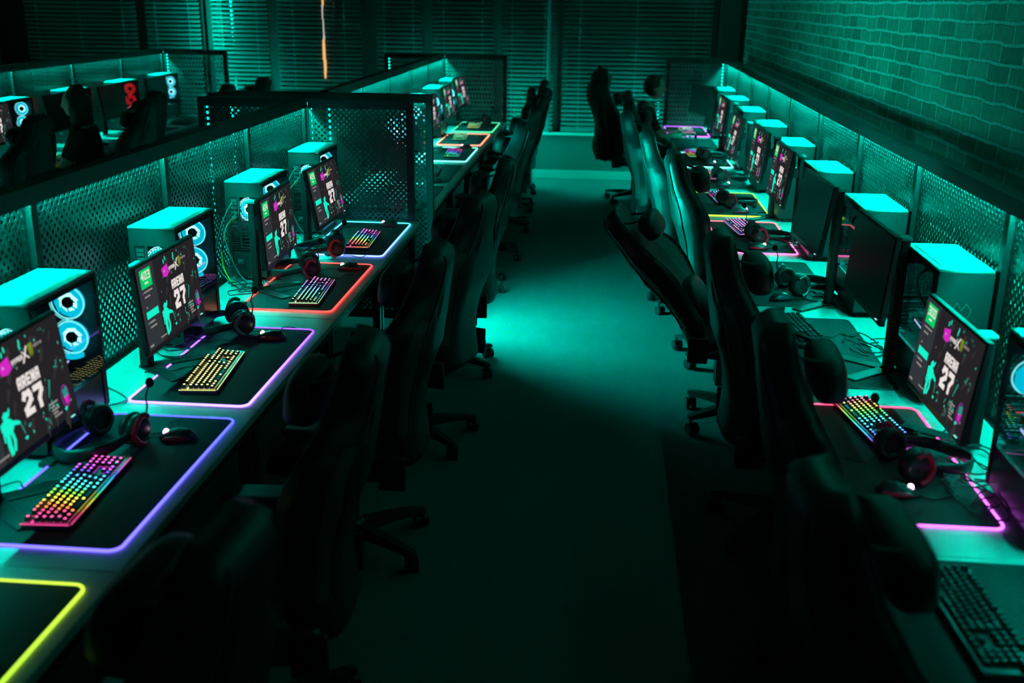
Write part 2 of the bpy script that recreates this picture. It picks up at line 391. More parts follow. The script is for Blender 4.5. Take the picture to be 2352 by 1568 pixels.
end_screen('perforated end screen at the far end of the right row', .70, XD_R+.02, 12.45, .08, 1.50, None, 1, ((1.345, 1),), (.711,))
end_screen('perforated end screen at the far end of the far-left row', -5.25, -4.46, Y_END2+.05, .08, 1.50, None, 1, ((-5.2, 1), (-4.51, 1)), (-4.492,))

# ------------------------------------------------------------ desks
def desk(label, x0, x1, y0, y1, front):
    """front = +1 when the user side is at +x"""
    t = thing('gaming_desk', label, 'desk', ((x0+x1)/2, (y0+y1)/2, 0), 0, 'gaming desks'); w, l = x1-x0, y1-y0
    d = MB(); d.box((0, 0, ZD-.0125), (w, l-.003, .025), ch=.002); d.build('desktop', DESK, t)
    f = MB(); xf = front*(w/2-.04)
    f.box((xf, 0, ZD-.05), (.04, l-.01, .05)); f.build('front_beam', BLKM, t)
    f = MB(); f.box((-xf, 0, ZD-.05), (.03, l-.01, .04)); f.build('rear_beam', BLKM, t)
    for sy in (-1, 1):
        for sx in (-1, 1):
            g = MB(); g.box((sx*(w/2-.045), sy*(l/2-.035), (ZD-.075)/2+.0), (.04, .04, ZD-.075)); g.build('leg', BLKM, t)
    return t
ords = ['nearest', 'second', 'third', 'fourth', 'fifth', 'sixth', 'seventh', 'eighth', 'ninth', 'tenth']
for k in range(1, 6):
    desk('grey-topped gaming desk, %s of the left row by the long mesh divider' % ords[k-1], XD_L+.03, -1.155, Y_END1-.02-(6-k)*P1+P1*0, Y_END1-.02-(5-k)*P1, 1)
for k in range(5):
    desk('grey-topped gaming desk, %s of the back-left row' % ords[k], XD_L+.03, -1.13, max(7.115, Y_END2-(5-k)*P1+.04), Y_END2-(4-k)*P1+.03, 1)
for k in range(1, 6):
    desk('grey-topped desk seen through the holes of the left row divider, %s one' % ords[k-1], -2.56, XD_L-.03, Y_END1-.02-(6-k)*P1, Y_END1-.02-(5-k)*P1, -1)
for k in range(10):
    desk('grey-topped gaming desk, %s of the right row by the brick wall' % ords[k], .68, XD_R-.03, 1.41+1.1*k, 1.41+1.1*(k+1), -1)
for k in range(1, 6):
    desk('grey-topped gaming desk, %s of the far-left row' % ords[k-1], XD_N+.03, XD_N+.74, Y_END2-(6-k)*P1, Y_END2-(5-k)*P1, 1)

# ------------------------------------------------------------ desk mats
def rrect(w, l, r, n=6):
    pts = []
    for cx, cy, a0 in ((w/2-r, l/2-r, 0), (-w/2+r, l/2-r, PI/2), (-w/2+r, -l/2+r, PI), (w/2-r, -l/2+r, 1.5*PI)):
        pts += [(cx+r*math.cos(a0+PI/2*k/n), cy+r*math.sin(a0+PI/2*k/n)) for k in range(n+1)]
    return pts
def dense(pts, step=.05):
    out = []
    for i in range(len(pts)):
        a, c = Vector(pts[i]), Vector(pts[(i+1) % len(pts)]); d = (c-a).length; n = max(1, int(d/step))
        out += [tuple(a+(c-a)*k/n) for k in range(n)]
    return out
def desk_mat(x, y, label, colfn=None, w=.435, l=.90, ctrl=None):
    t = thing('desk_mat', label, 'desk mat', (x, y, ZD), 0, 'desk mats')
    b = MB(); P = rrect(w, l, .032)
    b.add([(px, py, .0008) for px, py in P]+[(px, py, .0042) for px, py in P], [tuple(range(len(P)-1, -1, -1)), tuple(range(len(P), 2*len(P)))]+[(i, (i+1) % len(P), len(P)+(i+1) % len(P), len(P)+i) for i in range(len(P))])
    b.build('cloth_pad', CLOTH, t)
    e = MB(); Q = dense(P)
    if colfn:
        e.tube([(px, py, .0045) for px, py in Q], .0042, 8, closed=True, cols=[colfn(px/w, py/l) for px, py in Q]); e.build('light_edge', EDGELED, t)
    else:
        e.tube([(px, py, .0035) for px, py in Q], .003, 6, closed=True); e.build('stitched_edge', BLK, t)
    if ctrl is not None:
        c = MB(); c.box((0, 0, .008), (.045, .07, .016), ch=.004); c.build('control_box', SATIN, t, (ctrl[0], ctrl[1], 0))
    return t
def two(c0, c1, ax=1):
    def f(px, py):
        t = min(1, max(0, (py if ax else px)+.5)); return tuple(a+(d-a)*t for a, d in zip(c0, c1))
    return f
BLUE = two((.22, .18, 1.6), (.10, .14, 1.4)); VIO = two((.75, .42, 2.2), (.35, .10, 1.6)); RED = two((2.2, .10, .08), (1.6, .09, .09))
PBLUE = two((.35, .55, 2.4), (.12, 1.2, 1.6)); YEL = two((.22, .75, .03), (.50, .80, .05)); MAG = two((1.1, .22, 1.7), (1.5, .10, .28))
PINK = two((2.0, .25, 1.0), (1.6, .22, .30)); YG = two((.62, 1.0, .05), (.30, .95, .10)); CY = two((.3, 1.6, 1.5), (.3, 1.5, 1.3))
PUR = two((1.0, .25, 1.9), (.8, .2, 1.7)); ORG = two((1.8, .5, .3), (1.7, .6, .35))

# ------------------------------------------------------------ stroke lettering
G = {'A':[[(0,0),(0,.75),(.25,1),(1,1),(1,0)],[(0,.42),(1,.42)]], 'R':[[(0,0),(0,1),(.8,1),(1,.8),(1,.55),(.8,.42),(0,.42)],[(.55,.42),(1,0)]],
 'E':[[(1,1),(0,1),(0,0),(1,0)],[(0,.5),(.85,.5)]], 'N':[[(0,0),(0,1),(1,0),(1,1)]], '2':[[(0,.85),(.15,1),(.85,1),(1,.85),(1,.6),(0,.2),(0,0),(1,0)]],
 '7':[[(0,1),(1,1),(1,.75),(.5,.35),(.5,0)]], '4':[[(.75,0),(.75,1),(0,.35),(1,.35)]], '0':[[(0,0),(0,1),(1,1),(1,0),(0,0)]], '3':[[(0,1),(1,1),(1,0),(0,0)],[(.25,.5),(1,.5)]],
 '5':[[(1,1),(0,1),(0,.55),(1,.55),(1,0),(0,0)]], '8':[[(0,0),(0,1),(1,1),(1,0),(0,0)],[(0,.5),(1,.5)]], 'H':[[(0,0),(0,1)],[(1,0),(1,1)],[(0,.5),(1,.5)]],
 'Y':[[(0,1),(.5,.5),(1,1)],[(.5,.5),(.5,0)]], 'P':[[(0,0),(0,1),(1,1),(1,.45),(0,.45)]], 'X':[[(0,0),(1,1)],[(0,1),(1,0)]], 'M':[[(0,0),(0,1),(.5,.5),(1,1),(1,0)]],
 'O':[[(0,0),(0,1),(1,1),(1,0),(0,0)]], 'S':[[(1,1),(0,1),(0,.5),(1,.5),(1,0),(0,0)]], 'T':[[(0,1),(1,1)],[(.5,1),(.5,0)]], '1':[[(.2,.8),(.5,1),(.5,0)]], '6':[[(1,1),(0,1),(0,0),(1,0),(1,.5),(0,.5)]]}
def text2d(s, x, y, w, h, th, gap=.25):
    """quads (in a y-up plane) for string s in box (x,y,w,h)"""
    n = len(s); cw = w/(n+(n-1)*gap); out = []
    for i, ch in enumerate(s):
        if ch == ' ': continue
        ox = x+i*cw*(1+gap); iw, ih = cw-th, h-th
        for st in G[ch]:
            P = [(ox+th/2+a*iw, y+th/2+b_*ih) for a, b_ in st]
            for a, c in zip(P[:-1], P[1:]):
                dx, dy = c[0]-a[0], c[1]-a[1]; L = math.hypot(dx, dy)+1e-9; dx /= L; dy /= L; e = th*.5
                out.append([(a[0]-dx*e+dy*e, a[1]-dy*e-dx*e), (c[0]+dx*e+dy*e, c[1]+dy*e-dx*e), (c[0]+dx*e-dy*e, c[1]+dy*e+dx*e), (a[0]-dx*e-dy*e, a[1]-dy*e+dx*e)])
    return out

# ------------------------------------------------------------ monitors  (local: screen faces +x, width along y, viewer's right = +y)
SCOL = [('scr_bg', (36,34,37)), ('scr_side', (48,53,58)), ('scr_white', (238,228,224)), ('scr_green', (0,205,105)), ('scr_teal', (20,245,205)), ('scr_mag', (214,40,196)),
        ('scr_grey', (150,142,140)), ('scr_lime', (140,160,20)), ('scr_tealdim', (30,150,130)), ('scr_purple', (140,50,150)), ('scr_smoke', (50,48,50))]
SM = [emat(n, lin(c), 1.) for n, c in SCOL]
def screen_mesh(num):
    W_, H_ = .532, .300; b = MB(); b.box((.0004, 0, 0), (.0008, W_, H_), 0)
    lay = [0]
    def put(poly, mi, lift):
        P = [(.0010+lift*.00012, (u-.5)*W_, (.5-v)*H_) for u, v in poly]; n = len(P)
        area = sum(P[i][1]*P[(i+1) % n][2]-P[(i+1) % n][1]*P[i][2] for i in range(n))
        b.add(P, [tuple(range(n)) if area > 0 else tuple(range(n-1, -1, -1))], mi)
    def rect(u0, v0, u1, v1, mi, lift=1): put([(u0,v0),(u1,v0),(u1,v1),(u0,v1)], mi, lift)
    def txt(s, u, v, w, h, th, mi, lift=3, gap=.25, asp=W_/H_):
        for q in text2d(s, u*asp, -(v+h), w*asp, h, th, gap): put([(x/asp, -y) for x, y in q], mi, lift)
    R = random.Random(3)
    rect(0, 0, .265, 1, 1)
    for k in range(26):   # smoky strokes
        u, v = R.uniform(.28, .98), R.uniform(.02, .95); a = R.uniform(.01, .03); put([(u, v), (u+a, v+.02), (u+a*.6-.03, v+R.uniform(.1, .2)), (u-.03, v+.1)], 10, 1.5)
    rect(.045, .045, .215, .27, 3, 2); txt(num, .062, .075, .135, .10, .017, 2); rect(.10, .205, .155, .225, 2, 3)
    for v, u1, mi in ((.305, .20, 6), (.365, .15, 6), (.42, .17, 10), (.49, .085, 6)): rect(.065 if mi == 6 else .08, v, u1, v+.018, mi, 2)
    rect(.045, .303, .06, .33, 9, 2)
    rect(.05, .55, .235, .635, 4, 2)
    rect(.05, .675, .065, .70, 8, 2); rect(.075, .677, .16, .697, 6, 2); rect(.075, .735, .175, .755, 6, 2)
    rect(.02, .945, .075, .97, 6, 2); rect(.20, .93, .30, .946, 6, 2)
    put([(.385,.165),(.485,.13),(.50,.25),(.455,.285),(.40,.27)], 5, 2)
    txt('HYPER', .505, .185, .105, .045, .011, 2, gap=.15); put([(.60,.27),(.655,.13),(.67,.13),(.615,.27)], 2, 3); put([(.605,.16),(.615,.16),(.675,.25),(.66,.25)], 2, 3)
    for q in range(3): put([(.675+q*.014, .13), (.686+q*.014, .12), (.686+q*.014, .22+.03*(q == 1)), (.680+q*.014, .25)], 7, 2)
    txt('MONSTER', .725, .155, .085, .028, .006, 6, gap=.15)
    txt('ARENA', .505, .36, .215, .115, .026, 2, gap=.14); txt('27', .515, .505, .20, .235, .058, 2, gap=.18)
    # teal player figure
    for poly in ([(.315,.60),(.34,.565),(.365,.58),(.37,.62),(.345,.64),(.32,.635)], [(.285,.66),(.345,.62),(.385,.66),(.40,.72),(.37,.78),(.31,.78),(.285,.72)],
                 [(.31,.77),(.345,.78),(.34,.87),(.345,.96),(.315,.97),(.305,.87)], [(.35,.77),(.375,.76),(.385,.86),(.365,.95),(.345,.94),(.36,.85)],
                 [(.38,.67),(.44,.71),(.455,.735),(.445,.75),(.38,.72)], [(.36,.60),(.385,.55),(.39,.57),(.372,.63)], [(.29,.74),(.305,.76),(.30,.83),(.288,.82)]): put(poly, 4, 2)
    put([(.445,.74),(.455,.74),(.475,.86),(.467,.86)], 8, 2); put([(.455,.90),(.475,.885),(.49,.90),(.475,.925)], 4, 2)
    for (u, v, l, a, w) in ((.79,.55,.17,1.95,.018), (.86,.46,.08,.3,.012), (.895,.41,.07,1.9,.012), (.74,.76,.07,2.0,.016), (.765,.74,.12,1.4,.012), (.695,.88,.08,1.1,.010), (.80,.80,.03,1.5,.016)):
        d = (math.cos(a)*l, math.sin(a)*l); n = (-math.sin(a)*w/2, math.cos(a)*w/2)
        put([(u+n[0],v+n[1]*1.6),(u+d[0]*.6+n[0]*.5,v+d[1]),(u+d[0]*.6-n[0]*.5,v+d[1]),(u-n[0],v-n[1]*1.6)], 8, 2)
    for k in range(34):
        u, v = R.uniform(.30, .98), R.uniform(.03, .97)
        if .48 < u < .74 and .33 < v < .76: continue
        a = R.uniform(.003, .009); put([(u,v),(u+a,v-.012),(u+a*1.5,v+.008),(u+a*.4,v+.02)], R.choice((8, 8, 4, 6)), 2)
    for (u, v) in ((.60,.07),(.595,.11),(.43,.09),(.46,.06)): put([(u,v-.02),(u+.012,v-.03),(u+.015,v+.02),(u+.004,v+.03)], 4, 2)
    for k in range(5): rect(.735+.006*k, .765+.034*k, .735+.006*k+(.085, .045, .075, .05, .08)[k], .783+.034*k, 6, 2)
    E_ = [(.905+.042*math.cos(2*PI*k/20), .79+.115*math.sin(2*PI*k/20)) for k in range(20)]; put(E_, 9, 2)
    put([(.905+.035*math.cos(2*PI*k/20), .79+.10*math.sin(2*PI*k/20)) for k in range(20)], 0, 2.6)
    put([(.885,.72),(.93,.70),(.935,.79),(.885,.80)], 8, 3); put([(.885,.80),(.935,.79),(.925,.87),(.895,.87)], 5, 3)
    put([(.87,.90),(.895,.885),(.90,.91),(.88,.93)], 4, 3)
    return b.mesh('screen', SM)
SCRN = {}
OFFSCR = mat('dark_screen', (.006, .006, .008), .22, spec=.6)
def monitor(label, x, y, z, facing, tilt=6., num=None, yaw=0., base_z=ZD):
    """z = screen centre height; facing=+1 screen to +x, -1 to -x"""
    t = thing('gaming_monitor', label, 'monitor', (x, y, base_z), (0 if facing > 0 else PI)+math.radians(yaw), 'gaming monitors')
    h = z-base_z; T = math.radians(tilt); rot = (0, -T, 0)
    p = MB(); p.box((-.012, 0, -.006), (.022, .549, .332), ch=.004); p.box((-.035, 0, 0), (.03, .36, .20), ch=.01)
    p.build('housing', BLK, t, (0, 0, h), rot)
    if num:
        if num not in SCRN: SCRN[num] = screen_mesh(num)
        s = link('screen', SCRN[num], t, (.0, 0, h), rot)
    else:
        s = MB(); s.box((.0004, 0, 0), (.0008, .532, .300)); s = s.build('screen', OFFSCR, t, (0, 0, h), rot)
    c = MB(); c.box((-.125, 0, (h+.095)/2+.006), (.034, .060, h+.095-.012), ch=.006); c.build('stand_column', mat('matt_column', (.014, .014, .015), .6, spec=.25), t)
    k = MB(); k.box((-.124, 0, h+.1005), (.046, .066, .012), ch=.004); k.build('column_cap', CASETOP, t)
    n = MB(); n.box((-.08, 0, h), (.07, .05, .06), ch=.006); n.build('neck', BLKM, t)
    for sgn in (-1, 1):
        g = MB(); A = Matrix.Rotation(sgn*math.radians(38), 3, 'Z'); v = A @ Vector((.105, 0, 0))
        g.box((-.125+v.x, v.y, .0055), (.25, .055, .011), ch=.003, M=A); g.build('foot', BLKM, t)
    bt = MB(); bt.box((.0005, .23, -.156), (.004, .02, .003)); bt.build('power_light', emat('power_led', (.3, 1, .9), 1.), t, (0, 0, h), rot)
    return t

# ------------------------------------------------------------ PC tower  (local: rear at y=0, front at y=.415, glass on +x, x centre 0)
def fan_parts(parent, loc, rot, r=.058, colour='c'):
    f = link('fan', None, parent, loc, rot)   # placeholder replaced by mesh below
    b = MB(); core, blade, ring = (0, 1, 2)
    n = 7
    for k in range(n):
        a0 = 2*PI*k/n; P0 = []; P1_ = []
        for j in range(6):
            rr = .020+(r-.022)*j/5; sw = a0+.5*j/5
            P0.append((rr*math.cos(sw), rr*math.sin(sw), -.004)); P1_.append((rr*math.cos(sw+.84), rr*math.sin(sw+.84), .006))
        vs = P0+P1_; fs = [(j, j+1, 7+j, 6+j) for j in range(5)]
        b.add(vs, fs[:2], 0, True); b.add(vs, fs[2:], 1, True)
        b.add([(x, y, z-.0015) for x, y, z in vs], [tuple(reversed(q)) for q in fs], 1, True)
    b.lathe([(.017, -.0095), (r*.97, -.0095), (r*.97, -.0085), (.017, -.0085)], 28, mi=1)
    b.lathe([(.001, -.008), (.019, -.008), (.019, .010), (.001, .010)], 18, mi=3)
    b.tube([(r*1.0*math.cos(2*PI*k/32), r*math.sin(2*PI*k/32), .006) for k in range(32)], .0028, 6, 2, True)
    b.tube([(r*1.13*math.cos(2*PI*k/32), r*1.13*math.sin(2*PI*k/32), .006) for k in range(8, 26)], .0012, 5, 2)
    me = b.mesh('fan', [FANW, FANC, FANRING, BLK] if colour == 'c' else [FANR, FANR, FANRINGR, BLK])
    bpy.data.objects.remove(f)
    return link('fan', me, parent, loc, rot)
def make_pc(colour='c', lit=True):
    t = thing('pc_tower', '', 'pc tower', (0,0,0), 0, 'PC towers')
    w, D, h = .192, .415, .503; z0 = .022
    b = MB(); th = .003
    b.box((-w/2+.002, D/2, (h+z0)/2), (th, D-.006, h-z0-.01))                       # blind side panel
    b.box((0, D/2, z0+.004), (w-.006, D-.006, th))                                  # bottom
    b.box((0, D-.006, (h+z0)/2), (w-.006, .012, h-z0-.012))                         # front backing
    b.box((w/2-.006, D-.010, (h+z0)/2), (.010, .016, h-z0-.012)); b.box((w/2-.006, .008, (h+z0)/2), (.010, .014, h-z0-.012))  # glass-side uprights
    b.box((w/2-.006, D/2, h-.020), (.010, D-.01, .018))
    # rear plate with openings (io, fan)
    for (x0, x1, za, zb) in ((-.093, .093, .425, h-.010), (-.093, -.075, z0, .425), (-.030, -.022, z0+.15, .425), (.080, .093, z0, .425), (-.075, .080, z0+.14, .160), (-.075, .080, z0, z0+.03), (-.022, .080, .285, .298), (-.075, -.030, .255, .262)):
        b.box(((x0+x1)/2, .003, (za+zb)/2), (x1-x0, .004, zb-za))
    for k in range(7): b.box((.028, .003, .172+.0165*k), (.100, .004, .0045)); 
    for k in range(7): b.box((-.052, .003, .172+.012*k), (.045, .004, .003))
    b.build('case_frame', CASEM, t)
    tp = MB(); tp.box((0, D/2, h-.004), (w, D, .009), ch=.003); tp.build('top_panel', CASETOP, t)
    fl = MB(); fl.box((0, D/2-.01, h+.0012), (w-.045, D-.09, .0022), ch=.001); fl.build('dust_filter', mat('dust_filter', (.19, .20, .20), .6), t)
    fp = MB(); fp.box((0, D+.004, (h+z0)/2+.002), (w-.002, .016, h-z0-.012), ch=.004); f = fp.build('front_panel', CASEM, t)
    lg = MB()
    for a, c in (((-.03, .02), (-.012, .045)), ((-.012, .045), (.004, .02)), ((.004, .02), (.022, .048)), ((.022, .048), (.034, .016)), ((-.03, .02), (-.02, -.006)), ((.034, .016), (.02, -.012))):
        lg.tube([(a[0], D+.0125, .34+a[1]), (c[0], D+.0125, .34+c[1])], .0022, 5)
    lg.build('emblem', mat('faint_emblem', (.075, .08, .08), .4), f)
    gl = MB(); gl.box((w/2+.001, D/2, (h+.16)/2-.006), (.004, D-.03, h-.16-.03)); gl.build('glass_panel', GLASS, t)
    sh = MB(); sh.box((0, D/2, .088), (w-.008, D-.02, .125)); sh.build('power_shroud', SATIN, t)
    pb = MB(); pb.box((-w/2+.014, D/2-.03, .31), (.004, .30, .27), 0); pb.box((-w/2+.03, .16, .36), (.03, .07, .07), 0); 
    for k in range(4): pb.box((-w/2+.03, .215+.012*k, .355), (.034, .004, .12), 0)
    pb.build('mainboard', PCB, t)
    gp = MB(); gp.box((-.02, .15, .235), (.11, .26, .035), ch=.004); g = gp.build('graphics_card', SATIN, t)
    gs = MB(); gs.tube(catmull([(.0385, .05, .214), (.0385, .14, .207), (.0385, .21, .212), (.0385, .29, .226)], 5), .0035, 6); gs.build('light_bar', emat('gpu_bar', (.55, .6, 1.), 2.4) if colour == 'c' else emat('gpu_bar_red', (1, .1, .3), 1.5), g)
    hc = MB(); hc.tube(catmull([(.0, .04, .42), (.06, .10, .40), (.075, .16, .36), (.05, .20, .31)], 5), .006, 6); hc.build('power_lead', BLK, t)
    io = MB()
    io.box((-.052, .006, .345), (.040, .010, .15), 0)
    for k, z in enumerate((.28, .30, .325, .35, .372, .392, .408)): io.box((-.052, .0005, z), (.028, .004, .012), 1)
    io.build('port_plate', [PCB, METALG], t)
    ps = MB(); ps.box((0, .004, .095), (.14, .006, .085), 0); ps.box((-.035, .0, .10), (.03, .006, .022), 1); ps.build('power_supply', [BLK, METALG], t)
    gr = MB()
    for k in range(-5, 6):
        q = math.sqrt(max(.0, .060**2-(k*.011)**2)); 
        if q > .005: gr.box((.028+k*.011, .0025, .362), (.0018, .002, 2*q)); gr.box((.028, .0025, .362+k*.011), (2*q, .002, .0018))
    gr.build('fan_grille', BLKM, t)
    for x in (-.07, .07):
        for y in (.05, D-.05): 
            q = MB(); q.cyl((x, y, 0), (x, y, z0+.004), .013, n=12); q.build('foot', BLK, t)
    if lit:
        fan_parts(t, (.022, .022, .362), (PI/2, 0, 0), .052, colour)
        for z in (.405, .285, .18)[:2]: fan_parts(t, (.022, D-.05, z), (PI/2, 0, 0), .055, colour)
        d = MB(); d.cyl((.022, D-.05, .215), (.022, D-.05, .225), .03, n=12)
        d.build('lower_fan_glow', FANC if colour == 'c' else FANR, t)
    else:
        for z in (.405, .285): 
            d = MB(); d.lathe([(.001, -.01), (.02, -.01), (.02, .01), (.001, .01)], 16); d.tube([(.056*math.cos(2*PI*k/28), .056*math.sin(2*PI*k/28), 0) for k in range(28)], .006, 6, 0, True)
            for k in range(7): d.box((.036*math.cos(2*PI*k/7), .036*math.sin(2*PI*k/7), 0), (.036, .022, .002), M=Matrix.Rotation(2*PI*k/7, 3, 'Z') @ Matrix.Rotation(.5, 3, 'X'))
            d.build('fan', SATIN, t, (.022, D-.05, z), (PI/2, 0, 0))
    return t
PROTO = {}
def pc(label, xc, y, face, colour='c', lit=True, z=ZD):
    key = (colour, lit); rz = 0 if face > 0 else PI
    y = y if face > 0 else y+.415
    if key not in PROTO:
        t = make_pc(colour, lit); PROTO[key] = t; t['label'] = label; t.location = (xc, y, z); t.rotation_euler = (0, 0, rz); return t
    return dup(PROTO[key], (xc, y, z), rz, label)

# ------------------------------------------------------------ keyboard (local: length along y .44, user side +x)
ROWS = [(0, [(0,1),(2,4),(6.5,4),(11,4),(15.25,3)]), (1.25, [(0,13),(13,2,'w'),(15.25,3),(18.5,4)]), (2.25, [(0,1.5,'w'),(1.5,12),(13.5,1.5,'w'),(15.25,3),(18.5,3)]),
        (3.25, [(0,1.75,'w'),(1.75,11),(12.75,2.25,'w'),(18.5,3)]), (4.25, [(0,2.25,'w'),(2.25,10),(12.25,2.75,'w'),(16.25,1),(18.5,3)]), (5.25, [(0,1.25,'w'),(1.25,1.25,'w'),(2.5,1.25,'w'),(3.75,6.25,'w'),(10,1.25,'w'),(11.25,1.25,'w'),(12.5,1.25,'w'),(13.75,1.25,'w'),(15.25,3),(18.5,2,'w'),(20.5,1)])]
def keyboard(label, x, y, rz, colfn=None, z=ZD+.005):
    """colfn(t along length 0..1, row 0..5) -> rgb or None when unlit; local +y is the keyboard's right end"""
    t = thing('keyboard', label, 'keyboard', (x, y, z), rz, 'keyboards')
    c = MB(); c.box((0, 0, .009), (.138, .442, .016), ch=.004); c.box((.0, 0, .0178), (.134, .438, .0016), ch=.0005)
    c.build('case', SATIN, t)
    u = .0191; L = 22.5*u; kb = MB(); gl = MB()
    for r, (ro, runs) in enumerate(ROWS):
        xx = -.060+(ro+.5)*u*.985; zt = .034-.0012*r
        for run in runs:
            ks = [(run[0], run[1])] if len(run) == 3 else [(run[0]+i, 1) for i in range(int(run[1]))]
            for s0, wd in ks:
                yc = -L/2+(s0+wd/2)*u; hw = wd*u/2-.0016; hx = u/2-.0016; z0 = .0196
                top = [(xx+sx*(hx-.0022), yc+sy*(hw-.0022), zt) for sx, sy in ((-1,-1),(1,-1),(1,1),(-1,1))]; bot = [(xx+sx*hx, yc+sy*hw, z0) for sx, sy in ((-1,-1),(1,-1),(1,1),(-1,1))]
                kb.add(bot+top, [(4,5,6,7),(0,1,5,4),(1,2,6,5),(2,3,7,6),(3,0,4,7)], 0)
                if colfn:
                    cc = colfn((yc+L/2)/L, r); a = .0031
                    if cc:
                        kb.add([(xx-.0005+sx*a, yc+sy*min(a*1.1, hw), zt+.0004) for sx, sy in ((-1,-1),(1,-1),(1,1),(-1,1))], [(0,1,2,3)], 1, False, cc)
                        gl.add([(xx+sx*(u/2), yc+sy*wd*u/2, .0190) for sx, sy in ((-1,-1),(1,-1),(1,1),(-1,1))], [(0,1,2,3)], 0, False, tuple(q*.16 for q in cc))
    if colfn:
        n = 30                                         # light showing in the gap under the function row
        for i in range(n):
            ya = -L/2+i*(15.2*u)/n; cc = colfn((ya+L/2)/L, 0)
            if cc: gl.add([(-.060+1.02*u, ya, .0192), (-.060+1.26*u, ya, .0192), (-.060+1.26*u, ya+15.2*u/n, .0192), (-.060+1.02*u, ya+15.2*u/n, .0192)], [(0,1,2,3)], 0, False, tuple(q*.7 for q in cc))
        for i in range(40):
            ya = -L/2+i*L/40; cc = colfn((ya+L/2)/L, 5)
            if cc: gl.box((.0672, ya+L/80, .0165), (.0016, L/40, .003), col=tuple(q*.32 for q in cc))
        for i in range(8):
            for sgn in (-1, 1):
                cc = colfn(0 if sgn < 0 else 1, i)
                if cc: gl.box((-.06+i*.0165, sgn*.2192, .0165), (.0165, .0016, .003), col=tuple(q*.32 for q in cc))
        gl.build('backlight', KEYLED, t)
    kb.build('keycaps', [KEYCAP, KEYLED], t)
    cb = MB(); cb.tube(catmull([(-.07, .06, .010), (-.12, .07, .004), (-.17, .02, .004), (-.21, .06, .004), (-.26, .0, .004)], 6), .0028, 6); cb.build('cable', CABLE, t)
    return t
def rain(h0, h1, s=.95, v=1.):
    return lambda t, r: hsv(h0+(h1-h0)*t+.012*r, s, v)

# ------------------------------------------------------------ mouse (local: nose toward -x)
def make_mouse():
    t = thing('gaming_mouse', '', 'mouse', (0,0,0), 0, 'gaming mice')
    def sh(p):
        q = Vector(p); w = 1.-.22*math.exp(-((q.x+.1)/.45)**2); q.y *= w
        if q.z < 0: q.z *= .18
        if q.z > 0: q.z *= (1.-.35*max(0, -q.x))
        return q
    b = MB(); b.ell((0, 0, .0065), (.062, .034, .034), 24, 14, fn=sh); b.build('shell', SATIN, t)
    for s in (-1, 1):
        r = MB(); r.ell((.0, s*.026, .0125), (.045, .0075, .009), 14, 8); r.build('side_grip', REDM, t)
    w = MB(); w.cyl((-.036, -.005, .028), (-.036, .005, .028), .009, n=14); w.build('scroll_wheel', MOUSEL, t)
    l = MB(); l.ell((.035, 0, .034), (.010, .007, .004), 12, 6); l.build('palm_emblem', SATIN, t)
    c = MB(); c.tube(catmull([(-.058, 0, .009), (-.10, .01, .004), (-.16, -.03, .004), (-.21, -.02, .004), (-.27, -.06, .004)], 6), .0024, 6); c.build('cable', CABLE, t)
    return t
def mouse(label, x, y, rz, led='p', z=ZD+.005):
    if 'mouse' not in PROTO:
        t = make_mouse(); PROTO['mouse'] = t; t['label'] = label; t.location = (x, y, z); t.rotation_euler = (0,0,rz)
    else: t = dup(PROTO['mouse'], (x, y, z), rz, label)
    if led != 'p':
        w = kid(t, 'scroll_wheel'); w.data = w.data.copy(); w.data.materials[0] = {'w': MOUSEL2, 'n': SATIN}[led]
    return t

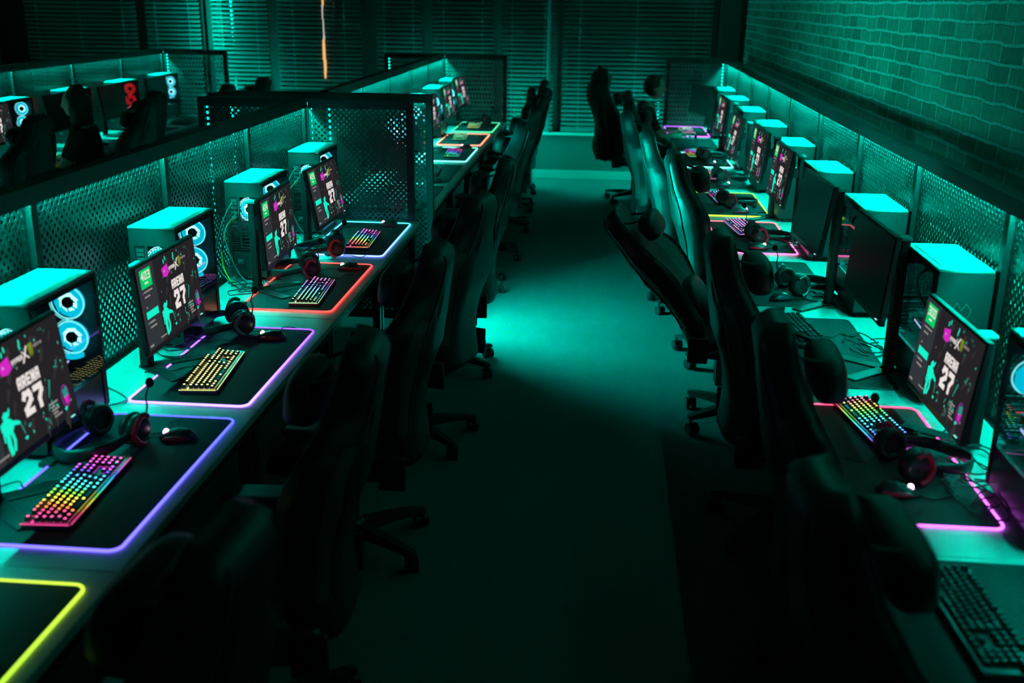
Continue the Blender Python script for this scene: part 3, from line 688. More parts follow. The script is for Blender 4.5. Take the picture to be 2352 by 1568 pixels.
# ------------------------------------------------------------ headset (lying: band flat to -x, cups stand, mic up)
def make_headset():
    t = thing('gaming_headset', '', 'headset', (0,0,0), 0, 'gaming headsets')
    band = [(-.02, -.085, .05), (-.08, -.098, .045), (-.14, -.085, .036), (-.185, -.045, .030), (-.20, 0, .028), (-.185, .045, .030), (-.14, .085, .036), (-.08, .098, .045), (-.02, .085, .05)]
    C = catmull(band, 5); n = len(C); hb = MB(); rings = []
    for i, p in enumerate(C):
        a = i/(n-1); hw = .010+.012*math.sin(PI*a)
        tdir = (C[min(i+1, n-1)]-C[max(i-1, 0)]).normalized(); o = tdir.cross(Vector((0,0,1))).normalized()
        rings.append([p+o*(.006*math.cos(2*PI*k/10))+Vector((0,0,1))*(hw*math.sin(2*PI*k/10)) for k in range(10)])
    hb.ring(rings, True); hb.build('headband', LEATH, t)
    for s in (-1, 1):
        R_ = Matrix.Rotation(s*-PI/2, 4, 'X'); Tm = Matrix.Translation((0, s*.078, .050)) @ R_
        c = MB(); c.lathe([(.001, .024), (.030, .024), (.039, .020), (.044, .010), (.045, .0), (.040, -.004)], 28, Tm, 0); e = c.build('ear_cup', SATIN, t)
        k = MB(); k.lathe([(.040, -.003), (.047, -.008), (.049, -.016), (.045, -.024), (.030, -.026), (.026, -.015)], 28, Tm); k.build('ear_cushion', LEATH, e)
        l = MB(); 
        for q in ((-.009, -.009, .009, .009), (-.009, .009, .009, -.009)): l.tube([Tm @ Vector((q[0], q[1], .0238)), Tm @ Vector((q[2], q[3], .0238))], .0014, 5)
        l.build('emblem', mat('dim_red', (.28, .012, .025), .5), e)
        y = MB(); y.tube(catmull([(-.035, s*.100, .048), (-.018, s*.107, .085), (.0, s*.108, .098), (.02, s*.107, .088)], 6), .0085, 8)
        y.tube(catmull([(-.035, s*.100, .048), (-.02, s*.107, .02), (.0, s*.108, .010)], 5), .0085, 8); y.build('yoke', REDM, t)
    m = MB(); m.tube(catmull([(.03, -.088, .075), (.036, -.092, .11), (.03, -.098, .145), (.045, -.10, .175)], 6), .0024, 8); mo = m.build('mic_boom', CABLE, t)
    f = MB(); f.ell((.047, -.10, .181), (.0125, .0125, .015), 14, 10); f.build('mic_foam', FOAM, mo)
    c = MB(); c.tube(catmull([(.035, -.078, .012), (.08, -.06, .003), (.12, -.10, .003), (.16, -.04, .003), (.20, -.06, .003)], 6), .002, 6); c.build('cable', CABLE, t)
    t.scale = (1.1, 1.1, 1.1); return t
def headset(label, x, y, rz, z=ZD+.005, red=True):
    if 'hs' not in PROTO:
        t = make_headset(); PROTO['hs'] = t; t['label'] = label; t.location = (x, y, z); t.rotation_euler = (0,0,rz)
    else: t = dup(PROTO['hs'], (x, y, z), rz, label)
    if not red:
        for c in t.children:
            if c.name.startswith('yoke'): c.data = c.data.copy(); c.data.materials[0] = METALG
    return t

# ------------------------------------------------------------ loose cables
def cable_coil(label, x, y, seed, n=3, mats=CABLE, z=ZD):
    R = random.Random(seed); b = MB()
    for k in range(n):
        P = []; a = R.uniform(0, 6.28); cx, cy = R.uniform(-.05, .05), R.uniform(-.08, .08)
        for i in range(9):
            a += R.uniform(.6, 1.1); rr = R.uniform(.04, .10); P.append((cx+rr*math.cos(a)*.9, cy+rr*math.sin(a)*1.3, .004+R.uniform(0, .02)+.004*k))
        b.tube(catmull(P, 5), .0028, 6)
    return tag(b.build('cable_tangle', mats, None, (x, y, z)), label, 'cable', 'cables on the desks')

# ------------------------------------------------------------ gaming chair (local: sitter faces +x, origin on the floor under the column)
def make_chair():
    t = thing('gaming_chair', '', 'chair', (0,0,0), 0, 'gaming chairs')
    b = MB()
    b.lathe([(.045, .075), (.05, .085), (.048, .125), (.035, .135)], 20)
    for k in range(5):
        a = 2*PI*k/5+.08; d = Vector((math.cos(a), math.sin(a), 0)); s = Vector((-d.y, d.x, 0)); rings = []
        for rr, hw, z0, z1 in ((.03, .032, .075, .125), (.16, .028, .080, .118), (.29, .022, .078, .102), (.325, .018, .078, .094)):
            rings.append([d*rr+s*hw+Vector((0,0,z0)), d*rr+s*hw*.7+Vector((0,0,z1)), d*rr-s*hw*.7+Vector((0,0,z1)), d*rr-s*hw+Vector((0,0,z0))])
        b.ring(rings, True, 0, False)
    b.build('star_base', BLK, t)
    for k in range(5):
        a = 2*PI*k/5+.08; d = Vector((math.cos(a), math.sin(a), 0)); q = d*.315; rng = random.Random(k*3); ra = a+rng.uniform(-1.4, 1.4)
        c = MB(); s = Vector((math.cos(ra), math.sin(ra), 0)); o = q+Vector((-s.y, s.x, 0))*.018
        c.cyl(q+Vector((0,0,.05)), q+Vector((0,0,.082)), .008, n=10)
        for sg in (-1, 1): c.cyl(o+s*(sg*.008)+Vector((0,0,.031)), o+s*(sg*.026)+Vector((0,0,.031)), .0305, n=22)
        c.cyl(o-s*.008+Vector((0,0,.031)), o+s*.008+Vector((0,0,.031)), .012, n=10); c.box(o+Vector((0,0,.055)), (.03, .03, .012)); c.build('caster', BLK, t)
    g = MB(); g.cyl((0,0,.12), (0,0,.24), .026, n=18); g.cyl((0,0,.24), (0,0,.40), .015, n=16); g.build('gas_lift', BLKM, t)
    m = MB(); m.box((0, 0, .405), (.20, .17, .035), ch=.006); m.cyl((.02, -.09, .405), (.02, -.24, .398), .006, n=8); m.build('tilt_mechanism', BLKM, t)
    # seat cushion
    def sheet(us, vs, pt, hole=lambda i, j: False, mi=lambda i, j: 0, bld=None):
        nu, nv = len(us), len(vs); F_, B_ = {}, {}
        V = []
        for side in (0, 1):
            for i in range(nu):
                for j in range(nv): V.append(pt(us[i], vs[j], side))
        idx = lambda s_, i, j: s_*nu*nv+i*nv+j
        fs = {}; 
        def q(f, m_): fs.setdefault(m_, []).append(f)
        for i in range(nu-1):
            for j in range(nv-1):
                h = hole(i, j)
                if not h:
                    q((idx(0,i,j), idx(0,i,j+1), idx(0,i+1,j+1), idx(0,i+1,j)), mi(i, j)); q((idx(1,i,j), idx(1,i+1,j), idx(1,i+1,j+1), idx(1,i,j+1)), mi(i, j))
                    for (di, dj, a, c) in ((-1,0,(i,j),(i,j+1)), (1,0,(i+1,j+1),(i+1,j)), (0,-1,(i+1,j),(i,j)), (0,1,(i,j+1),(i+1,j+1))):
                        ii, jj = i+di, j+dj
                        if not (0 <= ii < nu-1 and 0 <= jj < nv-1) or hole(ii, jj): q((idx(0,*a), idx(1,*a), idx(1,*c), idx(0,*c)), 0)
        o = len(bld.v); bld.v += [tuple(v) for v in V]
        for m_, L in fs.items():
            for f in L: bld.f.append([k+o for k in f]); bld.m.append(m_); bld.sm.append(True)
    st = MB(); us = [i/14 for i in range(15)]; vs = [-1+2*j/14 for j in range(15)]
    def seat_pt(u, v, side):
        x = -.24+.50*u; hw = .265-.02*abs(2*u-1)**3; av = abs(v)
        y = v*hw; edge = max(0, (av-.88)/.12)**2; ee = max(0, (u-.85)/.15)**2
        top = .455+.045*max(0, (av-.55)/.45)**1.3*(1 if u < .8 else (1-u)/.2*.6+.4)+.02*u - .05*edge - .045*ee
        return (x, y, top+.03) if side == 0 else (x, y, .425)
    sheet(us, vs, lambda u, v, s_: seat_pt(u, v, s_), bld=st)
    st.build('seat', LEATH, t)
    # backrest in hinge frame: origin at hinge (-.23, 0, .47); z up along the back
    bk = MB(); nu = 34; us = [i/nu for i in range(nu+1)]; nv = 18; vs = [-1+2*j/nv for j in range(nv+1)]
    H_ = .81
    pts_w = [(0,.215),(.10,.235),(.25,.232),(.42,.265),(.55,.292),(.64,.285),(.72,.235),(.78,.185),(.84,.165),(.92,.155),(.97,.135),(1.0,.085)]
    def wid(u):
        for (a, p), (c, q) in zip(pts_w[:-1], pts_w[1:]):
            if u <= c:
                k = (u-a)/(c-a); k = k*k*(3-2*k); return p+(q-p)*k
        return pts_w[-1][1]
    def back_pt(u, v, side):
        hw = wid(u); av = abs(v); z = H_*u; lord = .035*math.sin(PI*min(1, u/.5))*(u < .5)-.02*max(0, (u-.55)/.45)
        wing = .085*max(0, (av-.45)/.55)**1.4*(math.exp(-((u-.52)/.22)**2)+.45*math.exp(-((u-.12)/.15)**2)+.16)
        edge = max(0, (av-.8)/.2)**2; tend = max(0, (u-.93)/.07)**2
        thick = .085*(1-.55*edge)*(1-.45*tend)
        xf = lord+wing-.012*edge
        xb = lord+wing*.82-thick-.01*(1-av*av)
        return (xf, v*hw, z) if side == 0 else (xb, v*hw, z)
    hole = lambda i, j: (int(.735*nu) <= i < int(.735*nu)+3) and (j in (4, 13))
    mi = lambda i, j: 1 if (j in (1, 2, 15, 16) and 4 < i < int(.73*nu)) else 0
    sheet(us, vs, back_pt, hole, mi, bk)
    HB = (-.205, 0, .470)
    R0 = (0, math.radians(-11), 0)
    bo = bk.build('backrest', [LEATH, LEATHG], t, HB, R0)
    pl = MB()
    def pf(p): 
        q = Vector(p); 
        for k in range(3): q[k] = math.copysign(abs(q[k])**.6, q[k])
        return q
    pl.ell((.085, 0, .635), (.050, .160, .068), 24, 14, fn=pf); p = pl.build('head_pillow', LEATH, bo)
    for s in (-1, 1):
        sp = MB(); sp.tube(catmull([(.07, s*.10, .69), (.0, s*.125, .72), (-.05, s*.12, .76)], 4), .006, 6)
        sp.build('pillow_strap', BLK, bo)
    lm = MB(); lm.ell((.075, 0, .20), (.05, .16, .10), 20, 12, fn=pf); lm.build('lumbar_cushion', LEATH, bo)
    for s in (-1, 1):
        pp = MB(); C_ = [back_pt(u/40, s*.70, 1) for u in range(6, 40)]; pp.tube([(x-.003, y, z) for x, y, z in C_], .0035, 6); pp.build('piping', LEATHG, bo); pp = MB()
        C_ = [back_pt(u/40, s*.985, 0) for u in range(4, 40)]; pp.tube([(x+.002, y, z) for x, y, z in C_], .004, 6); pp.build('piping', LEATHG, bo)
    for s in (-1, 1):
        h = MB(); h.box((-.225, s*.275, .47), (.10, .022, .13), ch=.006); h.cyl((-.23, s*.285, .475), (-.23, s*.297, .475), .026, n=16); h.build('hinge_cover', BLK, t)
        a = MB(); a.box((.0, s*.20, .425), (.06, .20, .012)); a.box((0, s*.305, .52), (.045, .022, .20), ch=.004); a.box((0, s*.305, .575), (.06, .03, .06), ch=.005); ar = a.build('armrest', BLK, t)
        q = MB(); q.box((.02, s*.305, .642), (.27, .10, .028), ch=.01); q.box((0, s*.305, .618), (.05, .03, .03)); q.build('arm_pad', SATIN, ar)
    l = MB(); l.cyl((-.19, -.30, .46), (-.10, -.315, .50), .006, n=8); l.ell((-.095, -.316, .503), (.02, .008, .012), 10, 6); l.build('recline_lever', CHROME, t)
    return t
def chair(label, x, y, rz, recline=11., pillow=True):
    if 'chair' not in PROTO:
        t = make_chair(); PROTO['chair'] = t; t['label'] = label; t.location = (x, y, 0); t.rotation_euler = (0,0,rz)
    else: t = dup(PROTO['chair'], (x, y, 0), rz, label)
    kid(t, 'backrest').rotation_euler = (0, math.radians(-recline), 0)
    return t

# ================================================================= left row
GN = lambda s: s
ML = -1.418   # mat centre x
ly = lambda k: 1.17+1.094*k+.024*0   # near edge of mat k
LY = [1.21, 2.29, 3.31, 4.475, 5.56]
desk_mat(ML, LY[0]+.47, 'black desk mat with glowing yellow-green edge at the bottom left corner', YEL)
desk_mat(ML, LY[1]+.455, 'black desk mat with glowing blue edge under the nearest rainbow keyboard', BLUE, ctrl=(-.225, .05))
desk_mat(ML, LY[2]+.45, 'black desk mat with glowing violet edge under the yellow-lit keyboard', VIO)
desk_mat(ML, LY[3]+.46, 'black desk mat with glowing red edge, left row', RED, ctrl=(-.225, -.40))
desk_mat(ML+.01, LY[4]+.47, 'black desk mat with pale blue edge against the end screen', PBLUE)
monitor('lit gaming monitor cut by the left edge of the photo', -1.552, 2.529, 1.072, 1, 7, '402')
monitor('lit gaming monitor showing 403, over the violet-edged mat', -1.59, 3.675, 1.048, 1, 5, '403')
monitor('lit gaming monitor showing 404, over the red-edged mat', -1.523, 4.816, 1.078, 1, 4, '404', 2)
monitor('lit gaming monitor showing 405, nearest the left row end screen', -1.523, 5.72, 1.075, 1, 11, '405', -2)
PX = -1.749
pc('PC tower with glowing cyan fans at the left photo edge', PX, 2.803, 1)
pc('PC tower with glowing cyan fans behind the monitor showing 403', PX, 3.894, 1)
pc('PC tower standing beyond the yellow-green-edged mat', PX, 1.71, 1)
p3 = pc('PC tower with yellow cable at its rear, behind the 404 monitor', PX, 4.985, 1)
p4 = pc('PC tower directly in front of the left row end screen', PX, 6.076, 1)
def rear_cables(p, yellow=True):
    if yellow:
        c = MB(); c.tube(catmull([(-.052, -.006, .315), (-.06, -.03, .315), (-.085, -.05, .27), (-.105, -.06, .17), (-.10, -.07, .08), (-.06, -.09, .02), (-.02, -.12, .006)], 7), .0042, 8); y = c.build('network_cable', CABLEY, p)
        q = MB(); q.box((-.052, -.012, .315), (.014, .024, .014), ch=.003); q.build('plug', PLUGO, y)
    for k, (z, dx) in enumerate(((.395, -.05), (.36, -.04), (.345, -.02), (.10, -.03))):
        c = MB(); c.tube(catmull([(-.052+.01*k, -.004, z), (-.055+.01*k, -.035, z), (-.08+dx*.4, -.06, z-.10 if z > .2 else z-.03), (-.09+dx+.04*k, -.07, max(.02, z-.28)), (-.04+.05*k, -.11, .006), (.04+.02*k, -.14, .006)], 6), .0032, 6)
        c.build('cable', CABLE if k % 2 else CABLEG, p)
for p, yy in ((p3, True), (p4, True)): rear_cables(p, yy)
mul = lambda c, k: tuple(x*k for x in c)
def kbA(t, r): return hsv([.955, .97, .03, .10, .16, .30, .42, .50, .55, .60, .68, .78, .86, .92, .96][min(14, int(t*14.99))], .93, 1.15)
def kbB(t, r): return (1.0, .95-.15*t, .30)
def kbC(t, r): return hsv(.30+.62*t, .75 if t > .12 else .5, 1.1)
def kbD(t, r): return hsv([.96, .98, .10, .25, .45, .5, .6, .75, .8, .82][min(9, int(t*9.99))]+.015*r, .85, 1.1)
def kbR0(t, r): return hsv([.80, .80, .72, .64, .60, .58, .56, .50, .38, .34, .28, .12, .05, .98, .95][min(14, int((1-t)*14.99))], .90, 1.15)
RZL = 0.09
keyboard('keyboard with rainbow keys on the blue-edged mat, nearest left desk', -1.452, 2.60, .06, kbA)
keyboard('keyboard with all yellow keys on the violet-edged mat', -1.432, 3.62, .10, kbB)
keyboard('keyboard with violet and green keys on the red-edged mat', -1.362, 4.77, .07, kbC)
keyboard('keyboard with pink and cyan keys on the pale blue-edged mat', -1.375, 5.93, .05, kbD)
mouse('black and red mouse with glowing pink wheel on the blue-edged mat', -1.325, 3.005, .15)
mouse('dark mouse with pale glowing wheel on the violet-edged mat', -1.345, 4.06, .1, 'w')
mouse('black mouse on the red-edged mat beside the headset', -1.30, 5.26, .1, 'w')
mouse('black and red mouse beside the end screen, pale blue mat', -1.31, 6.37, .05)
headset('headset with red cup ring beside the nearest rainbow keyboard', -1.515, 2.98, 1.2)
headset('black headset with raised microphone on the violet-edged mat', -1.515, 4.17, .5, red=False)
headset('headset with bright red cup ring on the red-edged mat', -1.475, 5.13, .35)
headset('headset beside the pink and cyan keyboard near the end screen', -1.455, 5.60, .25)
for k, (x, y, l) in enumerate(((-1.66, 2.45, 'loose cables behind the monitor at the left photo edge'), (-1.68, 3.85, 'tangled black cables between the 403 monitor and its PC'), (-1.70, 4.80, 'thick tangle of cables at the back of the 404 monitor'), (-1.64, 5.86, 'black cables under the 405 monitor'))):
    cable_coil(l, x, y, 10+k, 4 if k == 2 else 3)
b = MB(); b.tube(catmull([(-1.80, 3.16, ZD+.30), (-1.83, 3.2, ZD+.22), (-1.80, 3.28, ZD+.12), (-1.68, 3.36, ZD+.012), (-1.64, 3.30, ZD+.008), (-1.72, 3.22, ZD+.006)], 7), .0035, 8)
tag(b.build('cable', CABLEG), 'grey cable looping down onto the desk behind the 403 monitor', 'cable')
LCH = [(-.95, 1.55, 3.05, 7, 'black gaming chair at the bottom left beside the yellow-green-edged mat'),
       (-.95, 2.55, 3.2, 7, 'black gaming chair pulled up to the blue-edged mat'),
       (-.93, 3.68, 3.12, 7, 'black gaming chair pulled up to the violet-edged mat'),
       (-.88, 4.78, 2.9, 7, 'black gaming chair pulled up to the red-edged mat'),
       (-.88, 5.87, 3.14, 7, 'black gaming chair beside the left row end screen')]
for x, y, a, r, l in LCH: chair(l, x, y, a, r)

# ================================================================= right row
XR = .928
ry = lambda k: 2.67+1.094*k
RM = {-1: None, 0: MAG, 1: None, 2: None, 3: PINK, 4: YG, 5: None, 6: CY, 7: None, 8: PUR}
RW = {-1: 'unlit mat at the bottom right corner', 0: 'magenta-edged mat', 1: 'unlit mat beside the dark keyboard', 2: 'unlit mat below the pink-edged one', 3: 'pink-edged mat', 4: 'yellow-edged mat',
      5: 'dark mat beyond the yellow-edged one', 6: 'cyan-edged mat', 7: 'dark mat beyond the cyan-edged one', 8: 'purple-edged mat beside the seated man'}
RL = {-1: 'black unlit desk mat at the bottom right corner', 0: 'black desk mat with glowing magenta and red edge, right row', 1: 'black unlit desk mat under the dark keyboard, right row',
      2: 'black unlit desk mat between dark keyboard and pink-edged mat', 3: 'black desk mat with glowing pink edge, right row', 4: 'black desk mat with glowing yellow edge, right row',
      5: 'black unlit desk mat just beyond the yellow-edged mat', 6: 'black desk mat with glowing cyan edge, right row', 7: 'black unlit desk mat just beyond the cyan-edged mat', 8: 'black desk mat with glowing purple edge beside the seated man'}
for k in range(-1, 9): desk_mat(XR, ry(k)+.45, RL[k], RM[k])
RMON = {0: (1.116, 3.262, 1.02, 6, '300', 'lit gaming monitor showing 300, nearest of the right row'), 1: (1.03, 3.99, 1.17, 4, None, 'dark gaming monitor, nearest of the two switched-off ones in front'),
        2: (.985, 4.93, 1.19, 8, None, 'dark gaming monitor behind the nearest switched-off one'), 3: (1.06, 6.35, 1.15, 7, '308', 'lit gaming monitor beyond the two dark ones, over the pink-edged mat'),
        4: (1.022, 7.05, 1.17, 6, '307', 'lit gaming monitor over the yellow-edged mat, right row'), 5: (1.06, 8.68, 1.09, 12, '306', 'lit gaming monitor tilted back over the dark mat, right row'),
        6: (1.07, 9.80, 1.14, 6, '305', 'lit gaming monitor over the cyan-edged mat, farthest lit of the row'), 7: (1.03, 10.44, 1.12, 6, None, 'dark gaming monitor beyond the cyan-edged mat'),
        8: (1.06, 11.75, 1.10, 6, None, 'gaming monitor seen edge-on in front of the seated man')}
for k, (x, y, z, tl, num, l) in RMON.items(): monitor(l, x, y, z, -1, tl, num, 3 if k == 2 else (22 if k == 8 else 1))
RPX = 1.2685
pc('PC tower at the unlit mat of the bottom right corner', RPX, 1.43, -1)
for k in range(0, 9):
    lab = {0: 'PC tower with cyan fan at the right photo edge', 1: 'black PC tower with bright teal top behind the monitor showing 300', 2: 'black PC tower beside the nearest switched-off monitor',
           3: 'PC tower with pink light bar beside the farther switched-off monitor'}.get(k, 'PC tower with bright teal top, %s from the front in the right row' % ords[k])
    pc(lab, RPX, ry(k)-.147, -1, 'c', k not in (1, 2))
keyboard('unlit black keyboard at the bottom right photo corner', .905, 2.19, PI+.05)
keyboard('keyboard with rainbow keys on the magenta-edged mat', .956, 3.375, PI+.15, kbR0)
keyboard('unlit black keyboard on the right row mat', .89, 4.43, PI+.12)
keyboard('keyboard with blue and violet keys on the pink-edged mat', .90, 6.60, PI+.12, lambda t, r: hsv(.60+.30*abs(math.sin(5*t+r)), .7, 1.1))
keyboard('keyboard with magenta and blue keys on the yellow-edged mat', .885, 7.66, PI+.08, lambda t, r: hsv(.70+.22*math.sin(9*t+r), .85, 1.))
keyboard('keyboard with mixed coloured keys half hidden by a chair head pillow', .90, 8.72, PI+.06, lambda t, r: hsv(.1+1.4*t+.1*r, .8, 1.1))
keyboard('keyboard with green and magenta keys on the cyan-edged mat', .865, 9.98, PI+.06, lambda t, r: hsv(.25+.7*t+.08*r, .85, 1.1))
keyboard('keyboard with pale lit keys under the seated man\'s hands', .93, 11.83, PI+.06, lambda t, r: hsv(.12+.8*t, .5, 1.2))
mouse('black mouse with glowing pink wheel on the magenta-edged mat', .90, 2.86, PI-.2)
mouse('dark grey mouse beside the unlit mat edge, right row', .895, 4.96, PI+.3, 'n')
mouse('mouse with glowing wheel on the pink-edged mat', .93, 6.06, PI, 'w')
mouse('mouse with glowing wheel on the yellow-edged mat', .96, 7.16, PI)
mouse('mouse with glowing wheel on the dark mat, right row', .96, 8.24, PI, 'w')
mouse('mouse with glowing wheel on the cyan-edged mat', .96, 9.36, PI)
headset('headset with bright red cup ring on the magenta-edged mat', .955, 3.03, PI+.25)
headset('black headset with upright microphone, right row unlit mat', .965, 5.12, PI+.3, red=False)
headset('headset lying over the pink-edged mat with its mic raised', .94, 6.24, PI+.15)
headset('headset with red ring on the yellow-edged mat', .885, 7.38, PI+.2)
headset('headset with red ring beside the mixed-colour keyboard', .95, 8.46, PI+.2)
headset('headset with red ring on the cyan-edged mat', .92, 9.62, PI+.2)
for k, (x, y, l) in enumerate(((1.20, 3.12, 'loose cables beside the monitor showing 300'), (1.17, 4.22, 'coiled cables below the nearest dark monitor'), (1.15, 5.12, 'tangled cables and adapter below the second dark monitor'), (1.18, 6.20, 'cables below the lit monitor on the pink-edged mat'), (1.13, 2.82, 'thin coiled cable on the magenta-edged mat'))):
    cable_coil(l, x, y, 30+k, 3)
RCH = [(.79, 1.85, .05, 7, 'black gaming chair at the bottom right, nearest the camera'), (.86, 2.88, -.04, 7, 'black gaming chair before the rainbow keyboard of the magenta-edged mat'),
       (.82, 4.02, .03, 7, 'gaming chair with grey side panels before the dark keyboard'), (.776, 5.20, -.15, 36, 'gaming chair leaning far back into the aisle, right row'),
       (.80, 6.27, .05, 8, 'gaming chair with teal-lit side panels before the pink-edged mat'), (.68, 7.40, .02, 8, 'gaming chair before the yellow-edged mat, right row'),
       (.56, 8.68, .04, 8, 'gaming chair before the mixed-colour keyboard, right row'), (.60, 9.75, .02, 8, 'gaming chair before the cyan-edged mat, right row'), (.60, 10.65, .0, 8, 'gaming chair in front of the seated man'),
       (.36, 11.60, .1, 8, 'gaming chair of the seated man with a jacket over its back')]
for x, y, a, r, l in RCH: chair(l, x, y, a, r)

# ================================================================= back-left row
for k in range(5):
    y0 = Y_END2-1.04-(4-k)*P1
    desk_mat(ML+.01, y0+.45, '%s black desk mat of the back-left row' % ('nearest unlit', 'second unlit', 'cyan-edged', 'orange-edged', 'farthest green-edged')[k], (None, None, CY, ORG, two((.1, 1.2, .5), (.1, 1., .5)))[k])
    if k: pc('PC tower of the back-left row, %s from the end screen' % ('farthest', 'farthest', 'third', 'second', 'first')[k], PX, y0+.515, 1)
for k, (y, z, tl, num, l) in enumerate(((9.95, 1.09, 6, '503', 'lit monitor half hidden behind the left row end screens'), (11.02, 1.10, 8, '504', 'lit monitor in the middle of the back-left row'), (12.05, 1.12, 12, '505', 'lit monitor beside the back-left end screen'))):
    monitor(l, -1.60, y, z, 1, tl, num, -1 if k < 2 else -5)
keyboard('unlit keyboard on the second mat of the back-left row', -1.40, 8.55, .08)
keyboard('keyboard with rainbow keys on the cyan-edged mat, back-left row', -1.36, 9.62, .06, rain(.35, 1.0))
keyboard('keyboard with green keys on the orange-edged mat, back-left row', -1.46, 10.82, .06, lambda t, r: (.1+.5*t, 1., .45))
keyboard('keyboard with pale green keys beside the back-left end screen', -1.44, 11.85, .06, lambda t, r: hsv(.25+.2*t, .7, 1.))
mouse('black mouse at the front of the back-left row', -1.28, 8.05, .1, 'n')
mouse('mouse with glowing wheel on the cyan-edged mat, back-left row', -1.30, 10.05, .1)
headset('headset with red ring beside the back-left end screen', -1.33, 12.1, .3)
MCH = [(-.98, 7.75, 3.10, 11, 'gaming chair just past the left row end screens'), (-.95, 8.75, 3.2, 10, 'gaming chair at the second desk of the back-left row'),
       (-.95, 9.9, 3.14, 11, 'gaming chair at the cyan-edged mat, back-left row'), (-.98, 10.9, 3.1, 11, 'gaming chair at the orange-edged mat, back-left row'), (-1.02, 11.95, 3.14, 8, 'farthest gaming chair of the back-left row')]
for x, y, a, r, l in MCH: chair(l, x, y, a, r)

# ================================================================= far-left row
dxn = XD_N-XD_L
for k in range(4):
    y0 = 8.08+1.10*k
    pc('PC tower with %s in the far-left row' % ('cyan fans, nearest', 'red light, nearest of two', 'red fan, farther of two', 'faint cyan light, farthest')[k], PX+dxn, y0+.52, 1, 'r' if k in (1, 2) else 'c')
    desk_mat(ML+dxn, y0+.45, '%s desk mat of the far-left row' % ('yellow-edged', 'second unlit', 'third unlit', 'farthest unlit')[k], YEL if k == 0 else None)
    keyboard('%s keyboard of the far-left row' % ('nearest unlit', 'second unlit', 'third unlit', 'farthest unlit')[k], ML+dxn+.03, y0+.32, .05)
NMON = [(8.22, '211', 'lit monitor of the far-left row beside the left photo edge'), (9.35, None, 'dark monitor before the far-left PC with red light'), (10.4, None, 'dark monitor in the middle of the far-left row'), (11.5, None, 'dark monitor beside the far-left end screen')]
for y, num, l in NMON: monitor(l, -1.56+dxn, y, 1.09, 1, 6, num)
NCH = [(-4.47, 7.45, 3.1, 8, 'gaming chair nearest the left photo edge, far-left row'), (-4.22, 8.68, 3.2, 10, 'gaming chair of the person with dark hair'), (-4.5, 9.62, 3.1, 8, 'gaming chair before the red-lit PC, far-left row'),
       (-4.2, 10.6, 3.2, 10, 'gaming chair left of the far-left end screen'), (-4.15, 11.65, 3.1, 10, 'gaming chair farthest along the far-left row')]
for x, y, a, r, l in NCH: chair(l, x, y, a, r)

# ================================================================= people
def skin_body(name, mats, joints, edges, parent=None, sub=2):
    """joints: {key:(x,y,z,r)}; grows one continuous surface"""
    keys = list(joints); me = bpy.data.meshes.new(name)
    me.from_pydata([joints[k][:3] for k in keys], [(keys.index(a), keys.index(c)) for a, c in edges], [])
    o = bpy.data.objects.new(name, me); COL.objects.link(o)
    sk = o.modifiers.new('s', 'SKIN'); sk.use_smooth_shade = True
    for i, k in enumerate(keys):
        r = joints[k][3]; me.skin_vertices[0].data[i].radius = (r, r) if not isinstance(r, tuple) else r
    me.skin_vertices[0].data[0].use_root = True
    sb = o.modifiers.new('b', 'SUBSURF'); sb.levels = sub; sb.render_levels = sub
    bpy.context.view_layer.update()
    ev = o.evaluated_get(bpy.context.evaluated_depsgraph_get()); m2 = bpy.data.meshes.new_from_object(ev)
    bpy.data.objects.remove(o); m2.materials.clear()
    for m in (mats if isinstance(mats, list) else [mats]): m2.materials.append(m)
    m2.polygons.foreach_set('use_smooth', [True]*len(m2.polygons))
    return m2
def head_mesh(b, c, faces, mi=0, sc=1.):
    """adds a head facing +x"""
    def f(p):
        q = Vector(p)
        if q.z < -.1: q.x = q.x*(1-.10*(-q.z)) + .10*(-q.z); q.y *= 1-.38*(-q.z)**1.4
        g = lambda dy, dz, wy, wz: math.exp(-((q.y-dy)/wy)**2-((q.z-dz)/wz)**2)
        if q.x > 0:
            q.x += .26*g(0, -.20, .13, .16)*(1 if q.z < .05 else .3) + .10*g(0, -.75, .28, .14) + .07*g(0, -.48, .25, .06) + .05*g(0, .16, .6, .10)
            for s in (-1, 1): q.x -= .11*g(s*.36, .02, .20, .10)
        return q
    b.ell(c, (.098*sc, .076*sc, .122*sc), 36, 28, mi, f)
